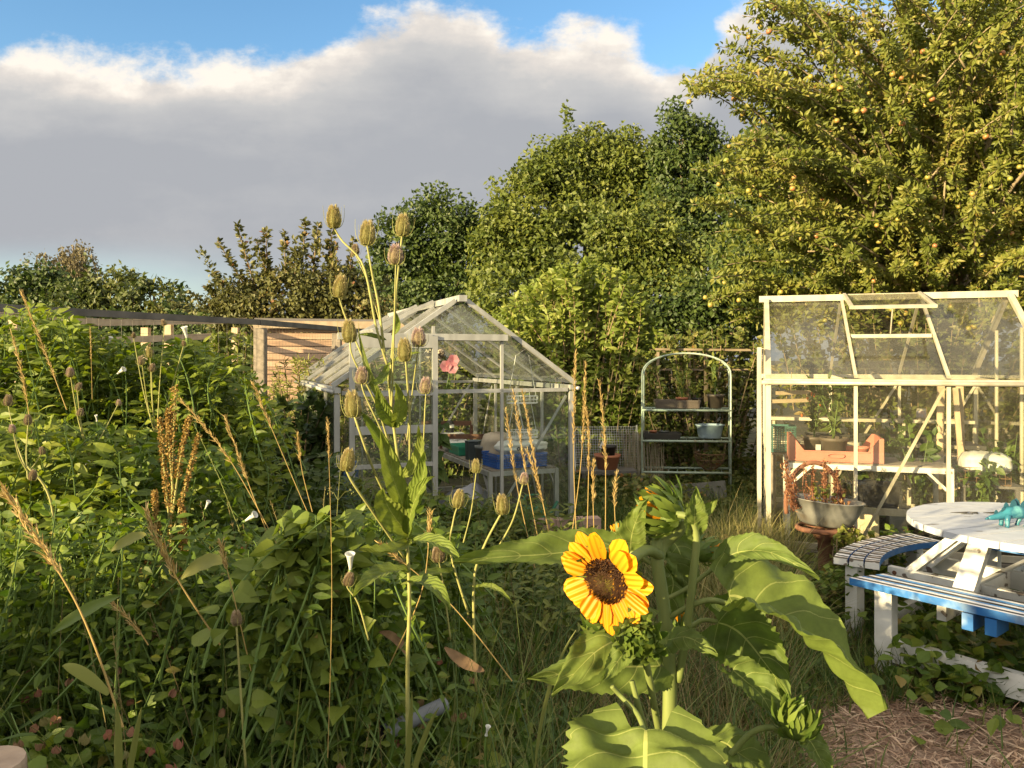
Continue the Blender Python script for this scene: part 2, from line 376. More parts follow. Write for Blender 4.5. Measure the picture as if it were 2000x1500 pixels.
# bare mulch patch by the picnic table
m_mulch = mat('straw_mulch', (.36, .25, .18), (.20, .135, .095), 55, .95, bump=.9, c3=(.13, .085, .06), detail=8)
a = np.linspace(0, 2 * np.pi, 40, endpoint=False); rr = np.linspace(.02, 1, 8)
mr_ = 1 + .12 * np.sin(3 * a + 1) + .06 * np.sin(7 * a)
MX = 1.95 + np.outer(rr, np.cos(a) * mr_) * .95; MY = 3.0 + np.outer(rr, np.sin(a) * mr_) * .75
Vm = np.stack([MX, MY, gz(MX, MY) + .012], 2); Vm = np.concatenate([Vm, Vm[:, :1]], 1)
struct(G().grid(Vm, 0).obj('soil_patch', m_mulch, smooth=True))
g = G(); n = 5200
th = R.random(n) * 6.28; q = np.sqrt(R.random(n)); P = np.stack([1.95 + q * np.cos(th) * .95, 3.0 + q * np.sin(th) * .75], 1)
P = np.column_stack([P, gz(P[:, 0], P[:, 1]) + .02 + .012 * R.random(n)])
D = np.column_stack([R.normal(size=(n, 2)), R.normal(size=n) * .15]); 
g.leaves(DIA, P, D, np.array([[0, 0, 1.]]) + R.normal(size=(n, 3)) * .3, R.uniform(.04, .16, n), R.uniform(.003, .012, n))
tag(g.obj('straw_litter', leafmat('straw_bits', [(0, (.20, .12, .08)), (.6, (.42, .28, .19)), (1, (.58, .44, .32))], .1, .8)), 'dry straw and bark chips strewn on the bare patch beside the picnic table', 'straw', kind='stuff')
# ------------------------------------------------------------------ trees
LM_far = leafmat('far_foliage', [(0, (.035, .055, .014)), (.55, (.075, .095, .022)), (1, (.14, .145, .035))], .25)
LM_mid = leafmat('woodland_foliage', [(0, (.045, .072, .013)), (.5, (.11, .138, .024)), (1, (.19, .205, .04))], .3)
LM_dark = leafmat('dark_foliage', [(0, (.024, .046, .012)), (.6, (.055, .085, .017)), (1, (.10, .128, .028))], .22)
LM_birch = leafmat('birch_foliage', [(0, (.10, .085, .045)), (1, (.20, .17, .09))], .25)
LM_plum = leafmat('plum_foliage', [(0, (.05, .06, .018)), (.7, (.12, .12, .035)), (.93, (.19, .16, .06)), (1, (.22, .09, .05))], .25)
LM_apple = leafmat('apple_foliage', [(0, (.075, .095, .017)), (.5, (.165, .19, .033)), (.9, (.265, .25, .06)), (1, (.26, .16, .06))], .35)
LM_elder = leafmat('elder_leaves', [(0, (.075, .11, .018)), (.5, (.17, .215, .036)), (1, (.30, .32, .08))], .36)
LM_willow = leafmat('elder_foliage', [(0, (.07, .095, .018)), (.55, (.17, .185, .035)), (1, (.30, .29, .08))], .35)

def ell(px, py, rx, ry, Y, dk=.8):
    c = at(px, py, Y); return c, np.array([rx * Y / F, max(rx, ry) * .5 * (Y / F) * 2 * dk * .6, ry * Y / F])

def crown(g, lobes, ncl, nlf, rc, ll, lw, tpl=DIA, up=.2, shootfrac=.12, mi=0):
    wt = np.array([a[1][0] * a[1][2] for a in lobes]); wt = wt / wt.sum(); cs = []
    for (c, r), w in zip(lobes, wt):
        k = max(3, int(ncl * w)); d = unit(k); 
        flip = (d[:, 1] > .25) & (R.random(k) < .75); d[flip, 1] *= -1
        rad_ = R.uniform(.5, 1.0, k) ** .6
        cs.append(np.column_stack([c + d * rad_[:, None] * r, d]))
    cs = np.concatenate(cs)
    for row in cs:
        c, d = row[:3], row[3:]; k = int(nlf * R.uniform(.5, 1.4)); b = ball(k); rr = rc * R.uniform(.55, 1.35)
        p = c + b * np.array([rr, rr, rr * .75])
        n = b * .5 + d * .4 + R.normal(size=(k, 3)) * .6 + np.array([-.15, -.25, up])
        dd = R.normal(size=(k, 3)) + d * .6 - np.array([0, 0, .45])
        cl = R.random() * .55
        g.leaves(tpl, p, dd, n, ll * R.uniform(.6, 1.25, k), lw * R.uniform(.7, 1.2, k), mi, np.clip(cl + R.random(k) * .45, 0, 1))
        if R.random() < shootfrac and d[2] > -.2:
            q = c + d * rr; tip = q + (d * .6 + np.array([0, 0, 1.0]) + R.normal(size=3) * .25) * rc * R.uniform(.5, 1.15)
            k = int(nlf * .3); t = R.random(k)[:, None]; p = q + (tip - q) * t + R.normal(size=(k, 3)) * .12 * rc
            g.leaves(tpl, p, R.normal(size=(k, 3)) + [0, 0, .6], R.normal(size=(k, 3)) + [0, -.5, .4], ll * R.uniform(.6, 1.2, k), lw, mi, np.clip(cl + R.random(k) * .45, 0, 1))
    return cs

def tree(name, label, cat, lobes, base, leaf, ncl, nlf, rc, ll, lw, tr=.2, group=None, tpl=DIA, shoot=.03, nlimb=10):
    base = np.array([base[0], base[1], float(gz(base[0], base[1])) - .1]); t = thing(name, label, cat, tuple(base), 0, group)
    g = G(); cs = crown(g, lobes, ncl, nlf, rc, ll, lw, tpl, shootfrac=shoot)
    for i in range(len(g.v)): g.v[i] = g.v[i] - base
    g.obj('crown', leaf, t)
    top = max(lobes, key=lambda a: a[0][2] + a[1][2]); tp = top[0] + [0, 0, top[1][2] * .4] - base
    b = G(); b.tube(bez((0, 0, 0), (tp[0] * .2, tp[1] * .2, tp[2] * .55), tp, 9), np.linspace(tr, tr * .2, 9), 8)
    for i in R.choice(len(cs), min(nlimb, len(cs)), replace=False):
        e = cs[i, :3] - base; h = np.clip(e[2] * R.uniform(.3, .6), .3, tp[2] * .8); f = h / tp[2]
        s0 = np.array([tp[0] * .4 * f, tp[1] * .4 * f, h]); b.tube(bez(s0, (s0 + e) / 2 + [0, 0, .15 * abs(e[0] - s0[0])], e, 7), np.linspace(tr * .4, tr * .06, 7), 5)
    b.obj('trunk', BARK, t, smooth=True)
    return t

def tleaf(nm, lab, lobes, Y, bx, leaf, dens=1.0, L=.10, rc=.6, **k):
    """a tree sized from its lobes: clump and leaf counts follow the crown's area"""
    area = sum(math.pi * r[0] * r[2] for _, r in lobes); ncl = int(area / (rc * rc) * 1.9 * dens) + 8
    nlf = int(6.4 * rc * rc / (L * L * .3) * .62)
    return tree(nm, lab, 'tree', lobes, (at(bx, 700, Y)[0], Y), leaf, ncl, nlf, rc, L, L * .6, **k)

E = ell
tleaf('round_tree', 'small round dark green tree at the left edge beyond the wire fence', [E(25, 575, 60, 50, 38), E(90, 570, 52, 48, 38), E(-60, 590, 60, 60, 38)], 38, 60, LM_dark, L=.30, rc=.75, group='trees far beyond the fence')
tleaf('hedgerow_tree', 'olive green hedgerow tree to the right of the drooping birch', [E(215, 580, 65, 48, 36), E(160, 600, 50, 40, 36)], 36, 215, LM_far, L=.28, rc=.7, group='trees far beyond the fence')
tleaf('hedgerow_tree', 'low olive tree in the gap left of the tree with upright shoots', [E(300, 590, 62, 42, 34), E(360, 605, 48, 38, 34)], 34, 310, LM_far, L=.27, rc=.65, group='trees far beyond the fence')
tleaf('hedgerow_tree', 'lowest bushy tree where the far tree line dips to the sky', [E(420, 625, 60, 30, 30), E(350, 625, 50, 30, 30)], 30, 400, LM_plum, L=.22, rc=.5, group='trees far beyond the fence')

tleaf('field_hedge', 'low dark hedge seen between the pale rails of the fence', [E(-40, 655, 130, 70, 26), E(150, 660, 130, 60, 26), E(330, 665, 120, 50, 26), E(460, 670, 100, 50, 25), E(250, 690, 300, 40, 25), E(-300, 640, 200, 80, 26), E(-700, 630, 260, 90, 26)], 26, 200, LM_dark, L=.2, rc=.5, group='trees far beyond the fence', shoot=.05)
# birch with drooping sprays
Yb = 44.; t = thing('birch_tree', 'tall wispy brown birch with drooping sprays standing behind the dark round tree', 'tree', (at(140, 700, Yb)[0], Yb, 0), 0, 'trees far beyond the fence')
b0 = np.array(t.location); g = G(); tw = G()
tw.tube([(0, 0, 0), (0, 0, 4), (.1, 0, at(140, 480, Yb)[2])], [.2, .15, .04], 6)
for i in range(58):
    px = R.normal(137, 26); py = R.uniform(476, 575) + abs(px - 137) * .45; s = at(px, py, Yb + R.uniform(-1, 1)) - b0
    tw.tube(bez((0, 0, s[2] * .75), (s[0] * .5, s[1] * .5, s[2] + .2), s, 5), [.05, .04, .03, .02, .015], 4)
    for j in range(5):
        k = 34; ln = R.uniform(.5, 2.2); t_ = R.random(k); o = R.normal(size=3) * .35
        p = s + o + np.column_stack([t_ * 0 + o[0] * t_ * .4, t_ * 0, -t_ * ln]) + R.normal(size=(k, 3)) * .09
        g.leaves(DIA, p, R.normal(size=(k, 3)) * .6 + [0, 0, -1], unit(k) + [0, -.6, 0], R.uniform(.14, .28, k), R.uniform(.07, .14, k))
g.obj('crown', LM_birch, t); tw.obj('trunk', BARK, t)

tleaf('round_tree', 'dark rounded tree rising behind the small greenhouse ridge', [E(842, 470, 92, 100, 25), E(780, 520, 62, 90, 25), E(905, 510, 60, 90, 25), E(840, 600, 110, 70, 24)], 25, 840, LM_dark, L=.17, rc=.62, group='woodland trees', shoot=.0)
tleaf('broad_tree', 'broad olive green tree filling the skyline above the elder bush', [E(1150, 360, 110, 115, 24), E(1050, 420, 95, 110, 23), E(1000, 520, 80, 110, 22), E(1220, 380, 80, 110, 24), E(1120, 520, 150, 120, 22), E(985, 600, 60, 70, 20), E(1210, 320, 85, 62, 24), E(1085, 345, 75, 70, 23.5), E(1010, 440, 60, 60, 22)], 24, 1140, LM_mid, L=.165, rc=.55, group='woodland trees', shoot=.03, nlimb=22)
tleaf('tall_tree', 'tallest woodland tree poking above the others beside the apple tree', [E(1335, 285, 52, 92, 23), E(1345, 370, 70, 100, 23), E(1310, 460, 70, 90, 22), E(1400, 420, 60, 120, 23)], 23, 1340, LM_dark, L=.16, rc=.52, group='woodland trees', shoot=.03, nlimb=16)
tleaf('mid_tree', 'bright green lower tree in front of the broad olive tree', [E(1240, 470, 85, 95, 18), E(1190, 560, 90, 70, 18), E(1290, 560, 80, 80, 18), E(1380, 560, 80, 90, 18)], 18, 1260, LM_mid, L=.13, rc=.46, group='woodland trees', shoot=.03, nlimb=14)
tleaf('dark_tree', 'dark shaded tree low down between the arched rack and the woodland', [E(1330, 610, 85, 70, 13), E(1420, 600, 80, 80, 13), E(1250, 640, 60, 50, 13), E(1490, 560, 60, 110, 13), E(1440, 480, 50, 80, 13.5)], 13, 1330, LM_dark, L=.10, rc=.34, group='woodland trees', nlimb=12)
tleaf('backdrop_tree', 'big dull green tree showing through the apple tree crown', [E(1600, 340, 150, 140, 21), E(1800, 260, 170, 160, 21), E(1960, 230, 160, 170, 21), E(1560, 450, 170, 140, 20), E(1800, 470, 240, 160, 20)], 21, 1700, LM_dark, L=.2, rc=.62, group='woodland trees', nlimb=14)

# plum tree with upright leafy shoots
Yp = 15.; t = tleaf('plum_tree', 'plum tree with upright leafy shoots sticking into the grey sky', [E(560, 590, 100, 62, Yp), E(480, 600, 65, 55, Yp), E(640, 590, 80, 70, Yp), E(690, 600, 60, 55, Yp)], Yp, 570, LM_plum, L=.105, rc=.34, shoot=.3, nlimb=14)
b0 = np.array(t.location); g = G(); tw = G()
for (x0, y0, x1, y1) in [(505, 560, 463, 438), (490, 555, 425, 470), (525, 550, 520, 450), (560, 540, 556, 452), (590, 540, 597, 430), (610, 545, 622, 436), (640, 550, 650, 448), (470, 580, 412, 530), (680, 570, 690, 470), (540, 560, 500, 470), (660, 560, 640, 470), (580, 560, 575, 490), (450, 590, 405, 560)]:
    p = bez(at(x0, y0 + 20, Yp), at((x0 + x1) / 2 - 3, (y0 + y1) / 2 + 8, Yp - .2), at(x1, y1, Yp - .2), 12) - b0
    tw.tube(p, np.linspace(.022, .006, 12), 5)
    k = 150; u = R.random(k) * 10.99; i = u.astype(int); q = p[i] + (p[i + 1] - p[i]) * (u - i)[:, None]
    wd = np.interp(u, [0, 4, 11], [.13, .08, .03]); d = unit(k) * [1, 1, .5] + [0, 0, .5]
    g.leaves(OVA, q + d * wd[:, None] * .5, d, unit(k) + [0, -.5, .7], R.uniform(.08, .13, k), R.uniform(.05, .075, k))
g.obj('shoot_leaves', LM_plum, t); tw.obj('shoots', TWIG, t)

# apple tree: arching branchlets carrying tufts of leaves and apples
YA = 9.2; bx = at(1785, 700, YA)[0]
t = thing('apple_tree', 'large apple tree laden with small apples behind the cream greenhouse', 'tree', (bx, YA, .1))
b0 = np.array(t.location); g = G(); tw = G(); apples = []
trunk = bez((0, 0, -.1), (.15, 0, 1.3), (.35, -.1, 2.5), 8); tw.tube(trunk, np.linspace(.17, .12, 8), 9)
tw.tube(bez((.1, 0, .9), (.6, .2, 1.8), (1.5, .2, 2.6), 6), np.linspace(.1, .05, 6), 7)
tips = []
for i in range(440):
    while 1:
        px, py = R.uniform(1310, 2130), R.uniform(-130, 640)
        # left outline of the crown
        lim = np.interp(py, [-130, 0, 60, 120, 165, 200, 240, 330, 420, 500, 580, 640], [1500, 1470, 1440, 1395, 1345, 1400, 1480, 1350, 1370, 1400, 1385, 1420])
        if px > lim and not (py < 150 and px < 1720 and R.random() < .75): break
    Y = YA + R.uniform(-2.1, .9) * (1 if py < 560 else .6) 
    if py > 560: Y = max(Y, 8.3)
    tips.append((px, py, Y))
for (px, py, Y) in tips + [(1328, 160, 8.2), (1340, 170, 8.0), (1350, 330, 8.1), (1352, 400, 8.0), (1460, 5, 8.2), (1420, 110, 8.1), (1390, 130, 8.0), (1700, 0, 8.2), (1600, 20, 8), (1530, 60, 8.2), (1480, 40, 8.3), (1470, 10, 8.1), (1345, 185, 8.0), (1365, 140, 8.1), (1380, 175, 8), (1400, 90, 8.1), (1410, 160, 8), (1430, 60, 8.2), (1440, 130, 8), (1450, 30, 8.2), (1455, 90, 8.1), (1480, 150, 8), (1490, 15, 8.1), (1500, 110, 8.1), (1510, 60, 8), (1520, 20, 8.2), (1540, 120, 8), (1550, 5, 8.1), (1570, 70, 8), (1580, 30, 8.1), (1620, 60, 8), (1640, 10, 8.1), (1660, 90, 8), (1690, 40, 8)]:
    e = at(px, py, Y) - b0; hub = np.array([.35 + R.normal() * .5, R.normal() * .35, np.clip(e[2] * .75, 1.4, 4.2)])
    s0 = hub + (e - hub) * R.uniform(.25, .6) + R.normal(size=3) * .15; L_ = np.linalg.norm(e - s0)
    p = bez(s0, (s0 + e) / 2 + [0, 0, .22 * L_], e, 12); tw.tube(p, np.linspace(.014, .003, 12), 4)
    k = int((44 + 56 * L_) * (.52 if (px < 1730 and py < 175) else 1)); u = R.random(k) ** .8 * 10.99; i = u.astype(int); q = p[i] + (p[i + 1] - p[i]) * (u - i)[:, None]
    cl = R.random() * .5
    for j in range(3):
        d = unit(k) + [0, -.25, .15]; m = R.random(k) < .8
        g.leaves(LAN, (q + d * .03)[m], d[m], (unit(k) + [-.25, -.5, .35])[m], R.uniform(.045, .08, m.sum()), R.uniform(.02, .034, m.sum()), 0, np.clip(cl + R.random(m.sum()) * .5, 0, 1))
    if R.random() < .92:
        for j in range(R.integers(1, 4)):
            c = p[R.integers(2, 12)] + R.normal(size=3) * [.04, .04, .02] - [0, .03, .05]; apples.append(c)
for i in range(34):   # main limbs
    px, py, Y = tips[i]; e = at(px, py, Y) - b0; s0 = trunk[R.integers(3, 8)]
    tw.tube(bez(s0, (s0 + e) * .5 + [0, 0, .5], s0 + (e - s0) * .8, 9), np.linspace(.055, .01, 9), 6)
k = 9000; lob = [E(1620, 360, 190, 170, 10), E(1830, 260, 200, 200, 10), E(1980, 300, 200, 300, 10), E(1560, 500, 170, 120, 9.6), E(1850, 540, 250, 110, 9.4)]
for c, r in lob:
    q = c + ball(k // 5) * r - b0
    g.leaves(LAN, q, unit(len(q)), unit(len(q)) + [0, -.5, .5], R.uniform(.06, .1, len(q)), R.uniform(.03, .045, len(q)), 0, R.random(len(q)) * .5)
g.obj('crown', LM_apple, t); tw.obj('trunk', mat('apple_bark', (.30, .24, .15), (.16, .12, .08), 12, .9, bump=.5), t, smooth=True)
def apple_mesh():
    g = G(); pr = [(.001, .018), (.008, .022), (.018, .02), (.026, .008), (.028, -.004), (.024, -.018), (.014, -.026), (.006, -.025), (.001, -.022)]
    g.lathe(pr, n=12); return g
m_app, nt, nn, L = nodes('apple_skin'); out = N(nt, 'ShaderNodeOutputMaterial'); b = N(nt, 'ShaderNodeBsdfPrincipled'); b.inputs['Roughness'].default_value = .4
oi = N(nt, 'ShaderNodeObjectInfo'); tc = N(nt, 'ShaderNodeTexCoord'); no = N(nt, 'ShaderNodeTexNoise'); no.inputs['Scale'].default_value = 22; L.new(tc.outputs['Object'], no.inputs['Vector'])
ad = N(nt, 'ShaderNodeMath', operation='MULTIPLY_ADD'); L.new(oi.outputs['Random'], ad.inputs[0]); ad.inputs[1].default_value = .6; L.new(no.outputs['Fac'], ad.inputs[2])
r = ramp(nt, [(.5, (.20, .24, .04)), (.9, (.28, .22, .05)), (1.15, (.30, .13, .05))]); L.new(ad.outputs[0], r.inputs[0]); L.new(r.outputs[0], b.inputs['Base Color']); L.new(b.outputs[0], out.inputs[0])
am = apple_mesh().mesh('apple', m_app, True)
R.shuffle(apples); apples = np.array(apples); front = apples[np.argsort(apples[:, 1])]
for i, c in enumerate(front[:100]):
    o = link('apple', am, t); o.location = c; o.rotation_euler = (R.normal() * .3, R.normal() * .3, R.random() * 6); s = R.uniform(.85, 1.2); o.scale = (s, s, s * .95)
g = G()
for c in front[100:600]:
    h = apple_mesh(); g.faces(h.v[0] * R.uniform(.8, 1.2) + c, [tuple(h.l[0][4 * i:4 * i + 4]) for i in range(len(h.n[0]))])
o = g.obj('apples', m_app, t, True); o['kind'] = 'stuff'

# elder / willow like bush behind the small greenhouse: sprays of lance leaves on arching shoots
def spraybush(name, label, cat, region, Y0, leaf, nshoot, ll, lw, seed_h, group=None, tpl=LAN, per=46, dy=.8, twig=TWIG):
    """region: list of (px, top_py); shoots rise from the ground to points inside the outline"""
    xs_ = [a for a, _ in region]; ys_ = [b for _, b in region]; cx = (xs_[0] + xs_[-1]) / 2
    base = np.array([at(cx, 700, Y0)[0], Y0, float(gz(0, Y0))]); t = thing(name, label, cat, tuple(base), 0, group); g = G(); tw = G()
    for i in range(nshoot):
        px = R.uniform(xs_[0], xs_[-1]); top = np.interp(px, xs_, ys_); Y = Y0 + R.uniform(-dy, dy)
        py = top + (seed_h - top) * (R.random() ** 1.5) * .9; e = at(px, py, Y) - base
        s0 = np.array([e[0] * R.uniform(.4, .9), e[1], max(0, e[2] - R.uniform(.5, 1.3))])
        p = bez(s0, (s0 * .4 + e * .6) + [R.normal() * .06, 0, .12], e, 10); tw.tube(p, np.linspace(.008, .003, 10), 4)
        u = R.random(per) ** .75 * 8.99; j = u.astype(int); q = p[j] + (p[j + 1] - p[j]) * (u - j)[:, None]
        d = unit(per) * [1, 1, .6] + [0, -.2, .35]; cl = R.random() * .5
        g.leaves(tpl, q, d, unit(per) * .9 + [-.25, -.5, .45], ll * R.uniform(.6, 1.2, per), lw * R.uniform(.7, 1.2, per), 0, np.clip(cl + R.random(per) * .5, 0, 1))
    tw.obj('stems', twig, t); g.obj('foliage', leaf, t)
    return t
spraybush('elder_bush', 'large sunlit elder bush with pale flower heads right behind the greenhouse with the open doorway', 'bush', [(955, 640), (985, 600), (1050, 540), (1120, 508), (1180, 515), (1225, 530), (1265, 600), (1285, 660)], 9.6, LM_elder, 430, .105, .042, 930, per=54)
LM_ivy = leafmat('bramble_foliage', [(0, (.05, .075, .014)), (.6, (.12, .135, .028)), (.92, (.20, .18, .05)), (1, (.26, .12, .04))], .28)
spraybush('climbing_shrub', 'tangle of climbing stems and yellowing leaves behind the arched rack', 'bush', [(1240, 690), (1300, 650), (1400, 640), (1480, 640), (1500, 650)], 8.9, LM_ivy, 230, .075, .04, 990, per=44, tpl=OVA, dy=.5)
spraybush('laurel_bush', 'green bush seen through the glass behind the greenhouse with the open doorway', 'bush', [(690, 700), (800, 640), (930, 640), (1000, 660)], 10.2, LM_mid, 130, .12, .05, 1000, per=46, tpl=OVA, dy=.4)
spraybush('hedge_bush', 'dense green bush growing behind the cream greenhouse', 'bush', [(1500, 600), (1600, 590), (1800, 590), (2000, 590), (2080, 600)], 8.5, LM_ivy, 260, .09, .05, 1000, per=46, tpl=OVA, dy=.35)
spraybush('hedge_bush', 'green bush beyond the right end of the cream greenhouse', 'bush', [(2060, 640), (2200, 560), (2450, 560), (2600, 620)], 8.6, LM_ivy, 150, .09, .05, 1000, per=40, tpl=OVA, dy=.5)
spraybush('hedge_bush', 'shaded bush behind the wire fence posts and the boarded shed', 'bush', [(390, 660), (470, 640), (520, 660)], 9.5, LM_mid, 60, .1, .045, 900, per=46, tpl=OVA, dy=.4)
spraybush('willowherb', 'pale willowherb with narrow leaves in front of the boarded shed', 'weed', [(520, 740), (560, 690), (600, 700), (650, 705), (700, 760)], 7.8, LM_willow, 110, .09, .016, 960, per=46, dy=.5)
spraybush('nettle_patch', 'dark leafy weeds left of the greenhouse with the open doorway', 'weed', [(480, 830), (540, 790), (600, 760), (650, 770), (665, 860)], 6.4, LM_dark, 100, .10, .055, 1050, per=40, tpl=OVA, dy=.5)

# unseen hedge added behind the viewer, its top shaped to shade the foreground
u = np.array([math.sin(AZ), math.cos(AZ)]); c = -u * 6.2; v = np.array([u[1], -u[0]])
t = thing('hedge', 'unseen hedge added behind the viewer to shade the foreground', 'hedge', (c[0], c[1], 0), -AZ)
TOPH = 2.03; g = G(); n = 12000; p = np.column_stack([R.uniform(-14, 14, n), R.uniform(-.5, .5, n), R.random(n) ** .7 * TOPH])
p[:, 2] += .10 * np.sin(p[:, 0] * 2.3) + .07 * np.sin(p[:, 0] * 5.1 + 1) - .02 - .34 * np.clip((-3.0 - p[:, 0]) / 1.8, 0, 1)
g.leaves(OVA, p, unit(n), unit(n), .26, .17); g.obj('foliage', LM_dark, t)
g = G()
for x in np.arange(-14, 14, 1.): g.tube([(x, 0, 0), (x + .1, 0, TOPH * .9)], [.04, .02], 5)
g.obj('stems', BARK, t)
# ------------------------------------------------------------------ fence and shed
MESHW = mat('fence_wire', (.12, .115, .105), rough=.5, metal=.6)
t = thing('wire_fence', 'grey timber post and rail fence with wire mesh along the left side', 'fence', (0, 0, 0))
TOPZ = 2.07
FP = [np.array([-3.95, 5.4]), np.array([-2.69, 8.05]), np.array([-2.33, 10.0]), np.array([-1.95, 12.2])]
FP = [np.array([-5.3, 2.6]), at(-45, 700, 5.6)[:2], at(505, 700, 8.05)[:2], at(655, 700, 10.0)[:2], at(770, 700, 13.5)[:2]]
def rz_(py, Y): return CAMH - (py - HY) / F * Y
TZ = [2.03, rz_(588, 5.6), rz_(622, 8.05), rz_(636, 10), rz_(650, 13.5)]
for i in range(4):
    a, b = FP[i], FP[i + 1]
    G().bar((*a, TZ[i] - .04), (*b, TZ[i + 1] - .04), .05, .058).obj('top_rail', DTIMBER, t)
for i, (x, y) in enumerate(FP):
    w = .11 if i else .12
    G().box((x + .02, y, TZ[i] / 2 - .05), (w, w, TZ[i] - .1)).obj('post', TIMBER if i > 1 else DTIMBER, t)
g = G()
for i in range(3):
    a, b = FP[i], FP[i + 1]; n = 26
    for k in range(n + 1):
        q = a + (b - a) * k / n; z = TZ[i] + (TZ[i + 1] - TZ[i]) * k / n; g.bar((*q, .1), (*q, z - .05), .0018, .0018)
    for k in range(17): g.bar((*a, .15 + k * .115), (*b, .15 + k * .115), .0018, .0018)
g.obj('wire_mesh', MESHW, t)
# the far side of the same enclosure, pale sunlit rails
t = thing('rail_fence', 'pale sunlit timber rails on the far side of the wired enclosure', 'fence', (0, 0, 0))
RP = [(at(-900, 0, 7.)[:2], 590, 7.0), (at(-60, 0, 8.)[:2], 606, 8.0), (at(200, 0, 10.)[:2], 630, 10.0), (at(480, 0, 13.)[:2], 626, 13.0)]
for dz, nm in ((0, 'rail'), (.24, 'rail')):
    for (a, pa, ya), (b, pb, yb) in zip(RP, RP[1:]):
        G().bar((*a, rz_(pa, ya) - dz), (*b, rz_(pb, yb) - dz), .05, .09).obj(nm, PALEWOOD, t)
for px, Y, py in ((30, 8.6, 610), (130, 9.4, 630), (330, 11.4, 632), (460, 12.6, 640), (285, 11, 640)):
    a = at(px, 700, Y); G().box((a[0], Y, rz_(py, Y) / 2), (.1, .1, rz_(py, Y))).obj('post', PALEWOOD, t)
# shed
t = thing('boarded_shed', 'sunlit shed of pinkish horizontal boards behind the wire fence', 'shed', (0, 0, 0))
BO = boardmat('shed_boards', (.62, .43, .30), (.50, .33, .22), (.30, .19, .13), .115)
a = at(512, 700, 12.6); b = at(800, 700, 13.4); z0, z1 = rz_(638, 12.6), rz_(632, 13.4)
dv = np.array([b[0] - a[0], b[1] - a[1]]); dn = np.array([-dv[1], dv[0]]) / np.linalg.norm(dv) * 2.2
g = G(); nb = 19
for k in range(nb):
    zz = z0 * k / nb; hb = z0 / nb - .012; off = -dn / np.linalg.norm(dn) * (.004 * (k % 2) + .01 * R.random())
    g.bar((a[0] + off[0], a[1] + off[1], zz + hb / 2 + .03), (b[0] + off[0], b[1] + off[1], zz + hb / 2 + .03), .025, hb)
g.obj('front_boards', BO, t)
g = G(); 
for p, q in (((a[0], a[1]), (a[0] + dn[0], a[1] + dn[1])), ((b[0], b[1]), (b[0] + dn[0], b[1] + dn[1])), ((a[0] + dn[0], a[1] + dn[1]), (b[0] + dn[0], b[1] + dn[1]))):
    g.bar((p[0], p[1] + .03, z0 / 2), (q[0], q[1] + .03, z0 / 2), .03, z0)
g.obj('side_walls', TIMBER, t)
m_felt = mat('roof_felt', (.22, .19, .16), (.14, .12, .10), 12, .9)
q = np.array([[a[0] - .1, a[1] - .12, z0 + .06], [b[0] + .1, b[1] - .12, z0 + .08], [b[0] + .1 + dn[0], b[1] + dn[1], z0 + .24], [a[0] - .1 + dn[0], a[1] + dn[1], z0 + .22]])
g = G().faces(np.concatenate([q, q + [0, 0, .04]]), [(0, 3, 2, 1), (4, 5, 6, 7), (0, 1, 5, 4), (1, 2, 6, 5), (2, 3, 7, 6), (3, 0, 4, 7)]); g.obj('roof', m_felt, t)
G().bar((a[0] - .1, a[1] - .15, z0 + .03), (b[0] + .1, b[1] - .15, z0 + .05), .02, .12).obj('fascia', PALEWOOD, t)

# ------------------------------------------------------------------ greenhouses
def pane(par, pts, mat_, name='glass_pane'):
    p = np.asarray(pts, float); n = np.cross(p[1] - p[0], p[2] - p[0]); n = n / np.linalg.norm(n) * .0015; k = len(p)
    g = G().faces(np.concatenate([p - n, p + n]), [tuple(range(k))[::-1], tuple(range(k, 2 * k))] + [(i, (i + 1) % k, k + (i + 1) % k, k + i) for i in range(k)])
    return g.obj(name, mat_, par)

